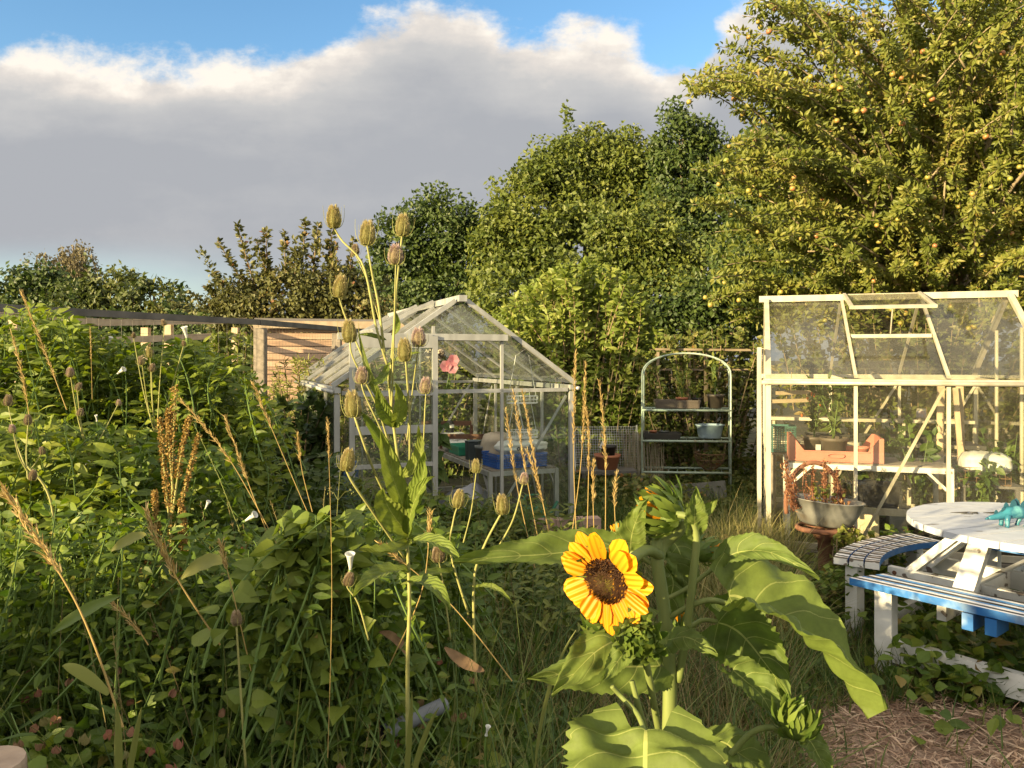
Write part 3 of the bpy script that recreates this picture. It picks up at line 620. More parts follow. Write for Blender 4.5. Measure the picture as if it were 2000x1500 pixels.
def greenhouse(label, loc, rz, W, Ln, ev, rd, M, GL, GR, door, vent, braces, plinth, dside, kb=1.0):
    t = thing('greenhouse', label, 'greenhouse', loc, rz)
    B = lambda p, q, w=.03, th=.03, name='glazing_bar', m=M, up=(0, 0, 1): G().bar(p, q, w * kb, th * kb, up).obj(name, m, t)
    h = W / 2; ys = np.arange(0, Ln - .3, .61).tolist() + [Ln]
    # plinth and base
    g = G()
    for p, q in (((0, 0), (W, 0)), ((W, 0), (W, Ln)), ((W, Ln), (0, Ln)), ((0, Ln), (0, 0))):
        g.bar((*p, -plinth / 2 - .003), (*q, -plinth / 2 - .003), .09, plinth)
    g.obj('plinth', mat('plinth_concrete', (.20, .18, .15), (.11, .10, .08), 9, .95, bump=.4), t)
    for p, q in (((.03, 0), (W - .03, 0)), ((W, .03), (W, Ln - .03)), ((W - .03, Ln), (.03, Ln)), ((0, Ln - .03), (0, .03))):
        B((*p, .03), (*q, .03), .05, .06, 'base_rail')
    for x in (0, W):
        for y in (0, Ln):
            B((x, y, .06), (x, y, ev - .03), .06, .05, 'corner_post', up=(0, 1, 0))
        B((x, -.03, ev), (x, Ln + .03, ev), .07, .06, 'eaves_gutter')
        s = -1 if x == 0 else 1
        G().tube([(x + s * .045, -.05, ev - .008), (x + s * .045, Ln + .05, ev - .008)], .016, 8).obj('gutter', M, t, True)
    B((h, -.06, rd + .005), (h, Ln + .06, rd + .005), .10, .075, 'ridge_bar')
    sl = np.array([h, 0, rd - ev]); 
    for y in (0, Ln):
        for x in (0, W):
            s = -1 if x == 0 else 1
            nrm = (s * (rd - ev), 0, h); B((x + s * .035, y, ev + .035), (h + s * .05, y, rd - .01), .055, .05, 'rafter', up=nrm)
        B((.035, y, ev - .02), (W - .035, y, ev - .02), .035, .045, 'transom')
    for y in ys[1:-1]:
        for x in (0, W):
            s = -1 if x == 0 else 1
            B((x, y, .06), (x, y, ev - .03), .032, .035, up=(0, 1, 0)); B((x + s * .004, y, ev + .04), (h + s * .05, y, rd - .025), .03, .035, 'roof_bar', up=(s * (rd - ev), 0, h))
    # gable bars (front gable y=0 has the doorway)
    d0, d1 = door
    for x in (d0, d1): B((x, 0, .06), (x, 0, ev + (rd - ev) * min(x, W - x) / h - .05), .035, .035, 'gable_bar', up=(0, 1, 0))
    for x in (h - .32, h + .32): B((x, Ln, .06), (x, Ln, ev + (rd - ev) * min(x, W - x) / h - .05), .03, .03, 'gable_bar', up=(0, 1, 0))
    zd = ev + (rd - ev) * min(d0, W - d1) / h - .06; zd = min(zd, ev + .40)
    B((d0 + .0185, -.0, zd), (d1 - .0185, 0, zd), .035, .05, 'door_head')
    # glass
    for i in range(len(ys) - 1):
        a, b = ys[i] + .018, ys[i + 1] - .018
        for x in (0, W):
            s = -1 if x == 0 else 1
            pane(t, [(x, a, .07), (x, b, .07), (x, b, ev - .035), (x, a, ev - .035)], GL)
            if vent and vent[0] == s and vent[1] == i:
                v0 = .50; p0 = np.array([x, 0, ev + .03]); p1 = np.array([h + s * .03, 0, rd - .02]); pm = p0 + (p1 - p0) * v0
                pane(t, [p0 + [0, a, 0], p0 + [0, b, 0], pm + [0, b, 0], pm + [0, a, 0]], GR)
                B(pm + [0, a, 0], pm + [0, b, 0], .05, .04, 'vent_sill')
                # opened vent, hinged at the ridge
                d = (pm - p1); ang = vent[2] * -s; ca, sa = math.cos(ang), math.sin(ang); d = np.array([d[0] * ca + d[2] * sa, 0, -d[0] * sa + d[2] * ca]) * vent[3]
                hn = p1 + [s * .02, 0, .045]; e = hn + d; nrm = np.cross(d, [0, 1, 0]) * -s
                f = G(); f.bar(hn + [0, a, 0], e + [0, a, 0], .022, .03, nrm); f.bar(hn + [0, b, 0], e + [0, b, 0], .022, .03, nrm); f.bar(e + [0, a - .02, 0], e + [0, b + .02, 0], .03, .025, nrm)
                fo = f.obj('roof_vent', M, t); pane(fo, [hn + [0, a + .012, 0], hn + [0, b - .012, 0], e + [0, b - .012, 0], e + [0, a + .012, 0]], GR, 'vent_glass')
                B(pm + [0, (a + b) / 2, .02], e + [0, (a + b) / 2, -.01], .012, .012, 'vent_stay')
            else:
                pane(t, [(x + s * .004, a, ev + .035), (x + s * .004, b, ev + .035), (h + s * .035, b, rd - .03), (h + s * .035, a, rd - .03)], GR)
    zr = lambda x: ev + (rd - ev) * min(x, W - x) / h - .05
    for y in (0, Ln):
        xs_ = [.03, d0, d1, W - .03] if y == 0 else [.03, h - .32, h + .32, W - .03]
        for i in range(3):
            a, b = xs_[i] + .02, xs_[i + 1] - .02
            if not (y == 0 and i == 1): pane(t, [(a, y, .07), (b, y, .07), (b, y, ev - .045), (a, y, ev - .045)], GL)
            zb = zd + .03 if (y == 0 and i == 1) else ev + .005
            top = [(b, y, zr(b)), (a, y, zr(a))] if not (a < h < b) else [(b, y, zr(b)), (h, y, zr(h)), (a, y, zr(a))]
            pane(t, [(a, y, zb), (b, y, zb)] + [q for q in top if q[2] > zb + .01], GL)
    for p, q in braces: B(p, q, .03, .012, 'brace', up=(1, 0, 0) if abs(p[0] - q[0]) < .01 else (0, 1, 0))
    # sliding door hung outside the gable
    s0, s1, zt, rails = dside; yy_ = -.065
    f = G()
    for x in (s0, s1): f.bar((x, yy_, .03), (x, yy_, zt), .04, .03, (0, 1, 0))
    for z, w in rails: f.bar((s0 + .0205, yy_, z), (s1 - .0205, yy_, z), .028, w)
    dr = f.obj('door', M, t); zs = [z for z, _ in rails]
    for z0_, z1_ in zip(zs, zs[1:]): pane(dr, [(s0 + .02, yy_, z0_ + .02), (s1 - .02, yy_, z0_ + .02), (s1 - .02, yy_, z1_ - .02), (s0 + .02, yy_, z1_ - .02)], GL, 'door_glass')
    return t

G1L = (-1.302, 5.71, .165); G1A = math.atan2(.365, .931)
gh1 = greenhouse('bare aluminium greenhouse with open doorway and a cluttered bench inside', G1L, G1A, 1.93, 2.50, 1.25, 1.955, ALU, GLASS1, GLASS1R, (.74, 1.31), (-1, 1, rad(9), 1.0),
    [((1.90, .035, 1.18), (1.33, .035, .30)), ((1.90, 1.86, 1.2), (1.90, 2.4, .2)), ((1.90, 1.20, 1.2), (1.90, .65, .2)), ((.03, 1.8, 1.2), (.03, 1.25, .2)), ((1.27, 2.47, 1.2), (.95, 2.47, .3)), ((1.85, 2.45, 1.2), (1.3, 2.45, .3))], .18,
    (.10, .735, 1.66, [(.05, .06), (.68, .03), (.95, .06), (1.22, .03), (1.62, .10)]), .66)
G().bar((.0, -.045, 1.655), (1.34, -.045, 1.655), .035, .05).obj('door_track', ALU, gh1)
G2L = (2.53, 7.69, .22); G2A = rad(-107.4)
gh2 = greenhouse('cream framed greenhouse with dusty glass and one open roof vent behind the picnic table', G2L, G2A, 1.93, 1.86, 1.26, 1.95, ALUW, GLASS2, GLASS2R, (.68, 1.25), (1, 1, rad(20), 1.0),
    [((1.90, 1.20, 1.22), (1.90, .64, .06)), ((.03, 1.20, 1.2), (.03, .62, .2)), ((.03, 1.86, 1.2), (.03, 1.3, .2))], .22,
    (1.28, 1.86, 1.52, [(.05, .06), (.68, .03), (1.24, .04), (1.49, .06)]), .72)
G().bar((.6, -.045, 1.50), (1.2575, -.045, 1.50), .035, .04).obj('door_track', ALUW, gh2)
g = G().bar((1.86, .62, .30), (1.86, 1.84, .30), .02, .05); g.obj('kick_rail', ALUW, gh2)
M1 = Matrix.Translation(G1L) @ Matrix.Rotation(G1A, 4, 'Z'); M2 = Matrix.Translation(G2L) @ Matrix.Rotation(G2A, 4, 'Z')
def w1(x, y, z): return tuple(M1 @ Vector((x, y, z)))
def w2(x, y, z): return tuple(M2 @ Vector((x, y, z)))
# ------------------------------------------------------------------ small furniture helpers
def pot_profile(r, h, rim=.012):
    return [(.001, .002), (r * .72, 0), (r * .95, h * .82), (r, h * .82), (r + rim * .4, h), (r - .004, h), (r * .9, h * .85), (.001, h * .84)]
def pot(name, label, loc, r, h, m, group=None, soil=True, plant=None, rot=0):
    t = G().lathe(pot_profile(r, h), n=24).obj(name, m, None, True); t.location = loc; t.rotation_euler = (0, 0, rot)
    tag(t, label, 'pot', group)
    G().lathe([(.001, h * .86), (r * .9, h * .855)], n=16).obj('compost', SOIL, t)
    return t
def sprig(t, name, h, leaf, nstem=5, ll=.05, lw=.03, spread=.1, per=16, z0=0, tpl=OVA, stem=GSTEM):
    g = G(); tw = G()
    for i in range(nstem):
        a = R.random() * 6.28; e = np.array([math.cos(a) * spread * R.uniform(.3, 1), math.sin(a) * spread * R.uniform(.3, 1), z0 + h * R.uniform(.7, 1)])
        p = bez((0, 0, z0), (e[0] * .3, e[1] * .3, z0 + h * .5), e, 8); tw.tube(p, np.linspace(.005, .002, 8), 4)
        u = .15 + R.random(per) * .85; q = np.stack([np.interp(u * 7, range(8), p[:, k]) for k in range(3)], 1)
        g.leaves(tpl, q, unit(per) + [0, 0, .2], unit(per) * .6 + [0, -.3, .7], ll * R.uniform(.6, 1.3, per), lw * R.uniform(.7, 1.2, per))
    tw.obj('stem', stem, t); g.obj(name, leaf, t)
def crate(name, label, cat, loc, rz, Lx, Ly, h, m, endh=None, lattice=False, wall=.012, group=None):
    t = G().box((0, 0, .006), (Lx, Ly, .012)).obj(name, m, None); t.location = loc; t.rotation_euler = (0, 0, rz); tag(t, label, cat, group)
    endh = endh or h
    for s in (-1, 1):
        g = G()
        if lattice:
            for k in range(int(Lx / .022)): g.box((-Lx / 2 + .011 + k * .022, s * Ly / 2, h / 2), (.005, .004, h))
            for k in range(int(h / .02) + 1): g.box((0, s * Ly / 2 + .0045 * s, .005 + k * h / max(1, int(h / .02))), (Lx, .004, .006))
            g.box((0, s * Ly / 2, h), (Lx + .01, .014, .014))
        else:
            # low long side with shoulders up to the tall ends and a hand hole
            V = [(-Lx / 2, 0), (Lx / 2, 0), (Lx / 2, endh), (Lx / 2 - .03, endh), (Lx / 2 - .11, h), (.07, h), (.07, h * .45), (-.07, h * .45), (-.07, h), (-Lx / 2 + .11, h), (-Lx / 2 + .03, endh), (-Lx / 2, endh)]
            V = [(-Lx / 2, 0), (Lx / 2, 0), (Lx / 2, endh), (Lx / 2 - .03, endh), (Lx / 2 - .11, h), (-Lx / 2 + .11, h), (-Lx / 2 + .03, endh), (-Lx / 2, endh)]
            k = len(V); v = [(x, s * Ly / 2 - wall / 2, z) for x, z in V] + [(x, s * Ly / 2 + wall / 2, z) for x, z in V]
            g.faces(v, [tuple(range(k)), tuple(range(k, 2 * k))[::-1]] + [(i, (i + 1) % k, k + (i + 1) % k, k + i) for i in range(k)])
            g.box((0, s * (Ly / 2 + wall * .8), h * .96), (Lx - .2, wall, h * .10)); g.box((0, s * (Ly / 2 + wall * .8), h * .12), (Lx - .08, wall, h * .10))
        g.obj('side', m, t)
        g = G()
        if lattice:
            for k in range(int(Ly / .022)): g.box((s * Lx / 2, -Ly / 2 + .011 + k * .022, endh / 2), (.004, .005, endh))
            for k in range(int(endh / .02) + 1): g.box((s * Lx / 2 + .0045 * s, 0, .005 + k * endh / max(1, int(endh / .02))), (.004, Ly, .006))
        else: g.box((s * (Lx / 2 - wall / 2 - .002), 0, endh / 2), (wall, Ly - .014, endh))
        g.obj('end', m, t)
    return t
def bench(label, loc, rz, Lx, Ly, h, mf, ms, slats=5):
    t = thing('potting_bench', label, 'bench', loc, rz)
    for x in (-Lx / 2, Lx / 2):
        for y in (-Ly / 2, Ly / 2): G().box((x, y, h / 2 - .02), (.035, .035, h - .04)).obj('leg', mf, t)
    g = G()
    for y in (-Ly / 2, Ly / 2): g.box((0, y, h - .02), (Lx + .035, .03, .04))
    for x in (-Lx / 2, Lx / 2): g.box((x, 0, h - .02), (.03, Ly - .035, .038)); 
    for y in (-Ly / 2, Ly / 2):
        for s in (-1, 1): g.bar((s * (Lx / 2 - .16), y + .002, h - .03), (s * Lx / 2, y + .002, h - .19), .02, .012, (0, 1, 0))
    g.obj('frame', mf, t)
    g = G(); w = Ly / slats
    for k in range(slats): g.box((0, -Ly / 2 + w * (k + .5), h + .006), (Lx + .02, w - .012, .012))
    g.obj('slats', ms, t); return t

# ------------------------------------------------------------------ arched rack
GREENM = mat('pale_green_enamel', (.40, .47, .39), (.31, .39, .32), 20, .5, c3=(.30, .24, .16))
YR = 7.8; x0, x1 = at(1254, 0, YR)[0], at(1424, 0, YR)[0]; wR = x1 - x0
rk = thing('arched_rack', 'pale green arched metal plant rack with three shelves', 'shelf unit', (x0, YR, .12), rad(-5))
zs = lambda py: CAMH - (py - HY) / F * YR - .12
for k, (dy, dx) in enumerate(((0, 0), (.33, .045))):
    a = np.linspace(math.pi, 0, 21); zb = zs(735); ht = zs(690) - zb
    p = [(dx, dy, 0), (dx, dy, zs(800)), (dx, dy, zb)] + [(dx + wR / 2 + wR / 2 * math.cos(q), dy, zb + ht * math.sin(q) ** .8) for q in a[1:-1]] + [(dx + wR, dy, zb), (dx + wR, dy, zs(800)), (dx + wR, dy, 0)]
    G().tube(p, .0088, 8).obj('arch_frame', GREENM, rk, True)
for py in (801, 861, 922):
    z = zs(py); g = G(); g.tube([(0, 0, z), (wR, 0, z)], .012, 8); g.tube([(.045, .33, z), (wR + .045, .33, z)], .012, 8)
    g.tube([(0, 0, z), (.045, .33, z)], .01, 8); g.tube([(wR, 0, z), (wR + .045, .33, z)], .01, 8)
    for k in range(9): x = wR * (k + 1) / 10; g.tube([(x, 0, z + .008), (x + .045, .33, z + .008)], .003, 5)
    g.obj('shelf', GREENM, rk, True)
def rp(px, py, dy=.12): a = at(px, py, YR + dy); return a
def seed_tray(label, c, Lx, Ly, h, m, group=None, rz=rad(-5)):
    g = G(); v = []
    for z, k in ((0, .93), (h * .75, .97), (h * .75, 1), (h, 1.0), (h, .96), (h * .3, .92)):
        v += [(sx * Lx / 2 * k, sy * Ly / 2 * k, z) for sx, sy in ((-1, -1), (1, -1), (1, 1), (-1, 1))]
    f = [(i * 4 + j, i * 4 + (j + 1) % 4, i * 4 + 4 + (j + 1) % 4, i * 4 + 4 + j) for i in range(5) for j in range(4)] + [(0, 3, 2, 1), (20, 21, 22, 23)]
    t = g.faces(v, f).obj('seed_tray', m, None); t.location = c; t.rotation_euler = (0, 0, rz); return tag(t, label, 'tray', group)
zsh = [zs(801) + .135, zs(861) + .135, zs(922) + .135]
c = rp(1322, 801); seed_tray('long brown ribbed plant trough on the top shelf of the arched rack', (c[0], c[1], zsh[0]), .46, .19, .085, BROWNP)
c = rp(1397, 801); t = pot('plant_pot', 'tall dark brown pot at the right end of the top rack shelf', (c[0], c[1], zsh[0]), .088, .14, BROWNP)
sprig(t, 'leaves', .5, LM_mid, 4, .05, .03, .10, 16, .12)
c = rp(1332, 801, .2); t = pot('plant_pot', 'small orange pot behind the long trough on the top rack shelf', (c[0], c[1], zsh[0]), .06, .105, TERRA); sprig(t, 'leaves', .42, LM_willow, 5, .06, .02, .12, 20, .1)
c = rp(1362, 801, .2); t = pot('plant_pot', 'small black pot behind the trough, beside the tall brown pot', (c[0], c[1], zsh[0]), .055, .10, BLACKP); sprig(t, 'leaves', .2, LM_willow, 6, .04, .025, .1, 16, .09)
c = rp(1292, 861); seed_tray('dark seed tray on the middle shelf of the arched rack', (c[0], c[1], zsh[1]), .38, .2, .06, BLACKP)
c = rp(1276, 861, .1); pot('plant_pot', 'little orange pot standing in the dark seed tray', (c[0], c[1], zsh[1] + .02), .035, .06, TERRA)
c = rp(1297, 861, .14); t = pot('plant_pot', 'little grey pot standing in the dark seed tray', (c[0], c[1], zsh[1] + .02), .045, .055, GREYP); sprig(t, 'leaves', .08, LM_mid, 4, .03, .02, .06, 8, .05)
c = rp(1386, 861); BLUEB = mat('pale_blue_plastic', (.34, .43, .50), (.26, .34, .40), 5, .35)
t = G().lathe([(.001, .004), (.105, 0), (.115, .015), (.138, .13), (.152, .135), (.152, .142), (.134, .142), (.112, .03), (.001, .026)], n=28, sx=1, sy=.85).obj('washing_up_bowl', BLUEB, None, True); t.location = (c[0], c[1], zsh[1]); tag(t, 'pale blue grey washing up bowl on the middle rack shelf', 'bowl')
c = rp(1386, 922); WIRE = mat('rusty_wire', (.22, .13, .07), (.12, .07, .04), 20, .8)
g = G(); rb = [(.06, 0), (.11, .04), (.142, .10), (.15, .16)]
for k in range(38):
    a = k * 6.283 / 38; g.tube([(r * math.cos(a), r * math.sin(a), z) for r, z in rb], .0026, 4)
for r, z in ((.06, 0), (.142, .10), (.15, .16), (.152, .165)): g.tube([(r * math.cos(a), r * math.sin(a), z) for a in np.linspace(0, 6.283, 30)], .004, 5)
t = g.obj('wire_basket', WIRE, None); t.location = (c[0], c[1], zsh[2]); tag(t, 'round rusty wire hanging basket on the lowest rack shelf', 'basket')
g = G(); k = 120; g.leaves(OVA, R.normal(size=(k, 3)) * [.06, .06, .03] + [0, 0, .13], unit(k) + [0, 0, .3], unit(k) + [0, 0, .6], .05, .03); g.obj('dead_leaves', LM_ivy, t)
# module trays leaning under the rack
g = G(); GREYT = mat('grey_module_plastic', (.16, .155, .14), (.10, .10, .09), 8, .6)
for i in range(7):
    for j in range(3):
        g.lathe([(.02, 0), (.03, .06), (.034, .062)], c=(i * .075, j * .075, 0), n=8)
g.box((.225, .075, .064), (.53, .24, .006)); t = g.obj('module_tray', GREYT, None); c = at(1322, 962, 7.6); t.location = (c[0], c[1], .2); t.rotation_euler = (rad(75), rad(-6), rad(-4)); tag(t, 'grey seedling module tray propped on its edge under the arched rack', 'tray')
# fruit cage rails behind the rack
BROWNW = mat('weathered_batten', (.24, .19, .13), (.16, .12, .08), 7, .8)
t = thing('fruit_cage', 'brown timber fruit cage with thin rails behind the arched rack', 'frame', (0, 0, 0)); Yc = 8.55
a, b = at(1280, 682, Yc), at(1490, 684, Yc); G().bar(a, b, .022, .024).obj('top_rail', BROWNW, t)
for px in (1285, 1346, 1378, 1486): q = at(px, 684, Yc); G().bar((q[0], Yc, .1), (q[0], Yc, q[2] - .0185), .028, .028, (0, 1, 0)).obj('post', BROWNW, t)
a, b = at(1280, 722, Yc + .03), at(1490, 722, Yc + .03); G().bar(a, b, .02, .02).obj('rail', BROWNW, t)
# clutter left of the rack
TB = mat('dark_bowl_plastic', (.06, .085, .075), (.04, .06, .05), 8, .5)
c = at(1226, 957, 7.2); t = G().lathe([(.001, .01), (.15, .0), (.17, .03), (.178, .032), (.178, .038), (.16, .03), (.14, .012), (.001, .016)], n=28).obj('plant_saucer', TB, None, True); t.location = (c[0], c[1], .2); t.rotation_euler = (rad(12), 0, 0); tag(t, 'large dull green plastic saucer lying in the grass left of the rack', 'saucer')
c = at(1186, 885, 7.9); t = pot('plant_pot', 'wide terracotta pot left of the rack with a black pot set inside it', (c[0], c[1], .52), .135, .15, TERRA)
t2 = pot('plant_pot', 'black pot set inside the wide terracotta pot', (c[0] + .01, c[1], .64), .085, .12, BLACKP); G().box((-.06, -.04, .13), (.045, .004, .08), rot=Matrix.Rotation(rad(25), 3, 'Y')).obj('plant_label', WHITE, t2)
t = thing('pallet_stand', 'dark timber stand holding up the wide terracotta pot', 'stand', (c[0], c[1], .1))
G().box((0, 0, .405), (.56, .34, .03)).obj('top', DTIMBER, t)
for x in (-.25, .25):
    for y in (-.14, .14): G().box((x, y, .195), (.04, .04, .39)).obj('leg', DTIMBER, t)
CW = mat('chicken_wire', (.42, .42, .40), rough=.4, metal=.6); g = G()
for k in range(26): g.bar((-.32 + k * .026, 0, 0), (-.32 + k * .026, 0, .52), .003, .003, (0, 1, 0))
for k in range(20): g.bar((-.33, 0, k * .027), (.34, 0, k * .027), .003, .003)
g.bar((-.34, 0, 0), (-.34, 0, .53), .012, .012, (0, 1, 0)); g.bar((.345, 0, 0), (.345, 0, .53), .014, .014, (0, 1, 0)); g.bar((-.33, 0, .0), (.34, 0, .0), .01, .01)
t = g.obj('mesh_sheet', CW, None); c = at(1186, 935, 8.15); t.location = (c[0] + .0, c[1], .42); t.rotation_euler = (rad(-14), 0, rad(4)); tag(t, 'rectangle of grey wire mesh leaning behind the wide terracotta pot', 'wire mesh')
g = G()
for k in range(34):
    x = k * .0125; g.tube([(x, R.normal() * .004, 0), (x + R.normal() * .006, 0, .27), (x + R.normal() * .008, R.normal() * .004, .56 + R.normal() * .015)], .0042, 5, rnd=R.random())
for z in (.1, .28, .46): g.bar((-.01, -.006, z), (.43, -.006, z), .004, .004)
REED = mat('reed_screen', (.30, .26, .18), (.18, .15, .10), 14, .8, stretch=(3, 3, .5))
t = g.obj('reed_screen', REED, None); c = at(1216, 920, 7.95); t.location = (c[0] + .02, c[1], .34); t.rotation_euler = (rad(-8), 0, 0); tag(t, 'small screen of thin upright reeds left of the arched rack', 'screen')
# stone edging near the small greenhouse corner
PINK = mat('pink_stone', (.36, .24, .19), (.24, .17, .14), 9, .9, bump=.4)
g = G(); 
for k in range(3): g.box((k * .16, R.normal() * .01, .05), (.155, .1, .11), rot=Matrix.Rotation(R.normal() * .05, 3, 'Z'))
t = g.obj('stone_edging', PINK, None); c = at(1060, 1022, 5.2); t.location = (c[0], 5.2, .48); t.rotation_euler = (0, 0, rad(10)); t.location.z = .46; tag(t, 'pinkish stone edging beside the open doorway greenhouse corner', 'edging')
g = G().box((0, 0, -.13), (.5, .14, .26)); t2 = g.obj('stone_base', PINK, t); t2.location = (.16, 0, -.0)
BAGB = mat('blue_black_plastic', (.045, .055, .075), (.025, .03, .045), 5, .4)
g = G(); 
a = np.linspace(0, 6.283, 24); z = np.linspace(0, 1, 12); prof = np.sin(z * 3.1) ** .5
V = np.stack([np.outer(prof, np.cos(a)) * .30 * (1 + .12 * np.sin(3 * a)[None] + .08 * np.sin(7 * a + 4)[None]), np.outer(prof, np.sin(a)) * .2, np.repeat((z * .36 - .02)[:, None], 24, 1) + .03 * np.sin(5 * a)[None] * prof[:, None]], 2)
t = g.grid(V).obj('plastic_bag', BAGB, None, True); c = at(556, 880, 7.2); t.location = (c[0], c[1], .65); tag(t, 'blue black plastic sack half hidden in weeds left of the open greenhouse', 'sack')
t2 = G().box((0, 0, -.3), (.5, .35, .6)).obj('sack_body', BAGB, t)

# ------------------------------------------------------------------ inside the small greenhouse
t = bench('grey slatted potting bench inside the greenhouse with the open doorway', w1(1.57, 1.22, 0), G1A + rad(90), 2.1, .60, .555, ALU, TIMBER, 6)
bz = .57
BLUEP = mat('blue_plastic', (.03, .12, .42), (.02, .08, .30), 5, .4)
crate('lattice_basket', 'bright blue lattice plastic basket at the near end of the grey potting bench', 'basket', w1(1.56, .36, bz), G1A + rad(4), .46, .32, .11, BLUEP, lattice=True)
def sack(name, label, loc, rz, sx, sy, sz, m, text=None, cat='sack', lum=1.0):
    a = np.linspace(0, 2 * np.pi, 28); z = np.linspace(0, np.pi, 16)
    sg = lambda v, p: np.sign(v) * np.abs(v) ** p
    V = np.stack([np.outer(sg(np.sin(z), .5), sg(np.cos(a), .6)) * sx, np.outer(sg(np.sin(z), .5), sg(np.sin(a), .6)) * sy, np.repeat((sg(-np.cos(z), .8) * sz + sz)[:, None], 28, 1)], 2)
    V[..., 2] += lum * .012 * np.sin(9 * V[..., 0] / sx + 2) * np.sin(5 * a)[None]; V[..., 1] += lum * .01 * np.sin(7 * V[..., 2] / sz)
    t = G().grid(V).obj(name, m, None, True); t.location = loc; t.rotation_euler = (0, 0, rz); tag(t, label, cat)
    if text:
        fc_ = bpy.data.curves.new('lettering', 'FONT'); fc_.body = text; fc_.size = sz * 1.25; fc_.extrude = .001; fc_.align_x = 'CENTER'; fc_.align_y = 'CENTER'; fc_.offset = .0015
        to = link('lettering_curve', fc_, None); me_ = bpy.data.meshes.new_from_object(to.evaluated_get(bpy.context.evaluated_depsgraph_get())); bpy.data.objects.remove(to); me_.materials.clear(); o = link('lettering', me_, t); o.location = (0, -sy - .011, sz); o.rotation_euler = (rad(90), 0, 0); o.data.materials.append(mat('dark_ink', (.06, .06, .08)))
    return t
WHITEPL = mat('white_plastic_sheet', (.66, .66, .62), (.55, .55, .50), 5, .45)
BEIGE = mat('beige_sacking', (.50, .42, .32), (.42, .34, .25), 7, .8)
sack('compost_sack', 'white plastic sack with dark lettering lying across the blue lattice basket', w1(1.60, .30, bz + .115), G1A + rad(5), .24, .10, .05, WHITEPL, 'ouraldu')
sack('beige_bag', 'beige bag slumped behind the white lettered sack', w1(1.50, .58, bz), G1A, .16, .09, .13, BEIGE, cat='bag')
t = pot('plant_pot', 'grey brown pot on the grey bench beside the beige bag', w1(1.36, .62, bz), .065, .15, GREYP)
g = G().lathe([(.001, 0), (.075, 0), (.08, .16), (.085, .165), (.085, .17), (.07, .17), (.001, .16)], n=6); t = g.obj('black_planter', mat('slate_plastic', (.055, .07, .075), (.035, .045, .05), 6, .4), None); t.location = w1(1.36, .86, bz); tag(t, 'dark slate six sided planter on the grey bench', 'planter')
GREENP = mat('green_plastic', (.03, .24, .15), (.02, .17, .11), 5, .4)
seed_tray('bright green seed tray on the grey bench below the brown planks', w1(1.42, 1.30, bz), .24, .36, .085, GREENP, rz=G1A)
sack('white_cloth', 'crumpled white cloth behind the green seed tray', w1(1.42, 1.55, bz), G1A, .15, .07, .05, WHITEPL, cat='cloth')
BWOOD = mat('brown_plank', (.17, .085, .05), (.10, .05, .03), 6, .7)
for nm, lab, p, q in (('wood_plank', 'lower brown plank leaning over the back of the grey bench', (1.30, 1.72, .70), (1.88, 1.45, .70)), ('wood_plank', 'upper brown plank at the far end of the grey bench', (1.22, 2.2, .80), (1.75, 2.1, .79))):
    o = G().bar(w1(*p), w1(*q), .02, .05).obj(nm, BWOOD, None); tag(o, lab, 'plank', 'brown planks')
    for e in (p, q): G().bar(w1(e[0], e[1], bz + .005), w1(e[0], e[1], e[2] - .02), .03, .03, (0, 1, 0)).obj('prop', BWOOD, o)
o = G().box((0, 0, .04), (.2, .14, .08)).obj('white_box', WHITEPL, None); o.location = w1(1.5, 1.95, bz + .06); o.rotation_euler = (0, 0, G1A); tag(o, 'low white box between the brown planks in the greenhouse', 'box'); G().box((0, 0, -.03), (.18, .12, .06)).obj('lid', WHITEPL, o)
o = G().lathe([(.001, 0), (.04, 0), (.042, .10), (.03, .115), (.03, .12), (.001, .12)], n=16).obj('jar', BLACKP, None, True); o.location = w1(1.48, 2.0, bz + .14); tag(o, 'black jar with a pale band standing on the white box', 'jar'); G().lathe([(.0425, .05), (.0435, .05), (.0435, .085), (.0425, .085)], n=16).obj('band', WHITEPL, o)
# folded grey plastic sheet under the bench
PLAS = mat('grey_polythene', (.30, .31, .35), (.22, .23, .27), 3, .35)
nx, ny = 26, 20; uu, vv = np.meshgrid(np.linspace(0, 1, nx), np.linspace(0, 1, ny), indexing='ij')
V = np.stack([.62 * uu + .04 * np.sin(9 * vv), .10 * np.sin(6 * uu + 3 * vv) - .12 * (1 - vv), .46 * vv * np.sin(np.pi * np.clip(uu * .85 + .12, 0, 1)) ** .6 + .02 * np.sin(12 * uu)], 2)
o = G().grid(V).obj('polythene_sheet', PLAS, None, True); o.location = w1(.80, .28, .0); o.rotation_euler = (0, 0, G1A); tag(o, 'heap of dull grey polythene on the floor just inside the open doorway', 'plastic sheet')
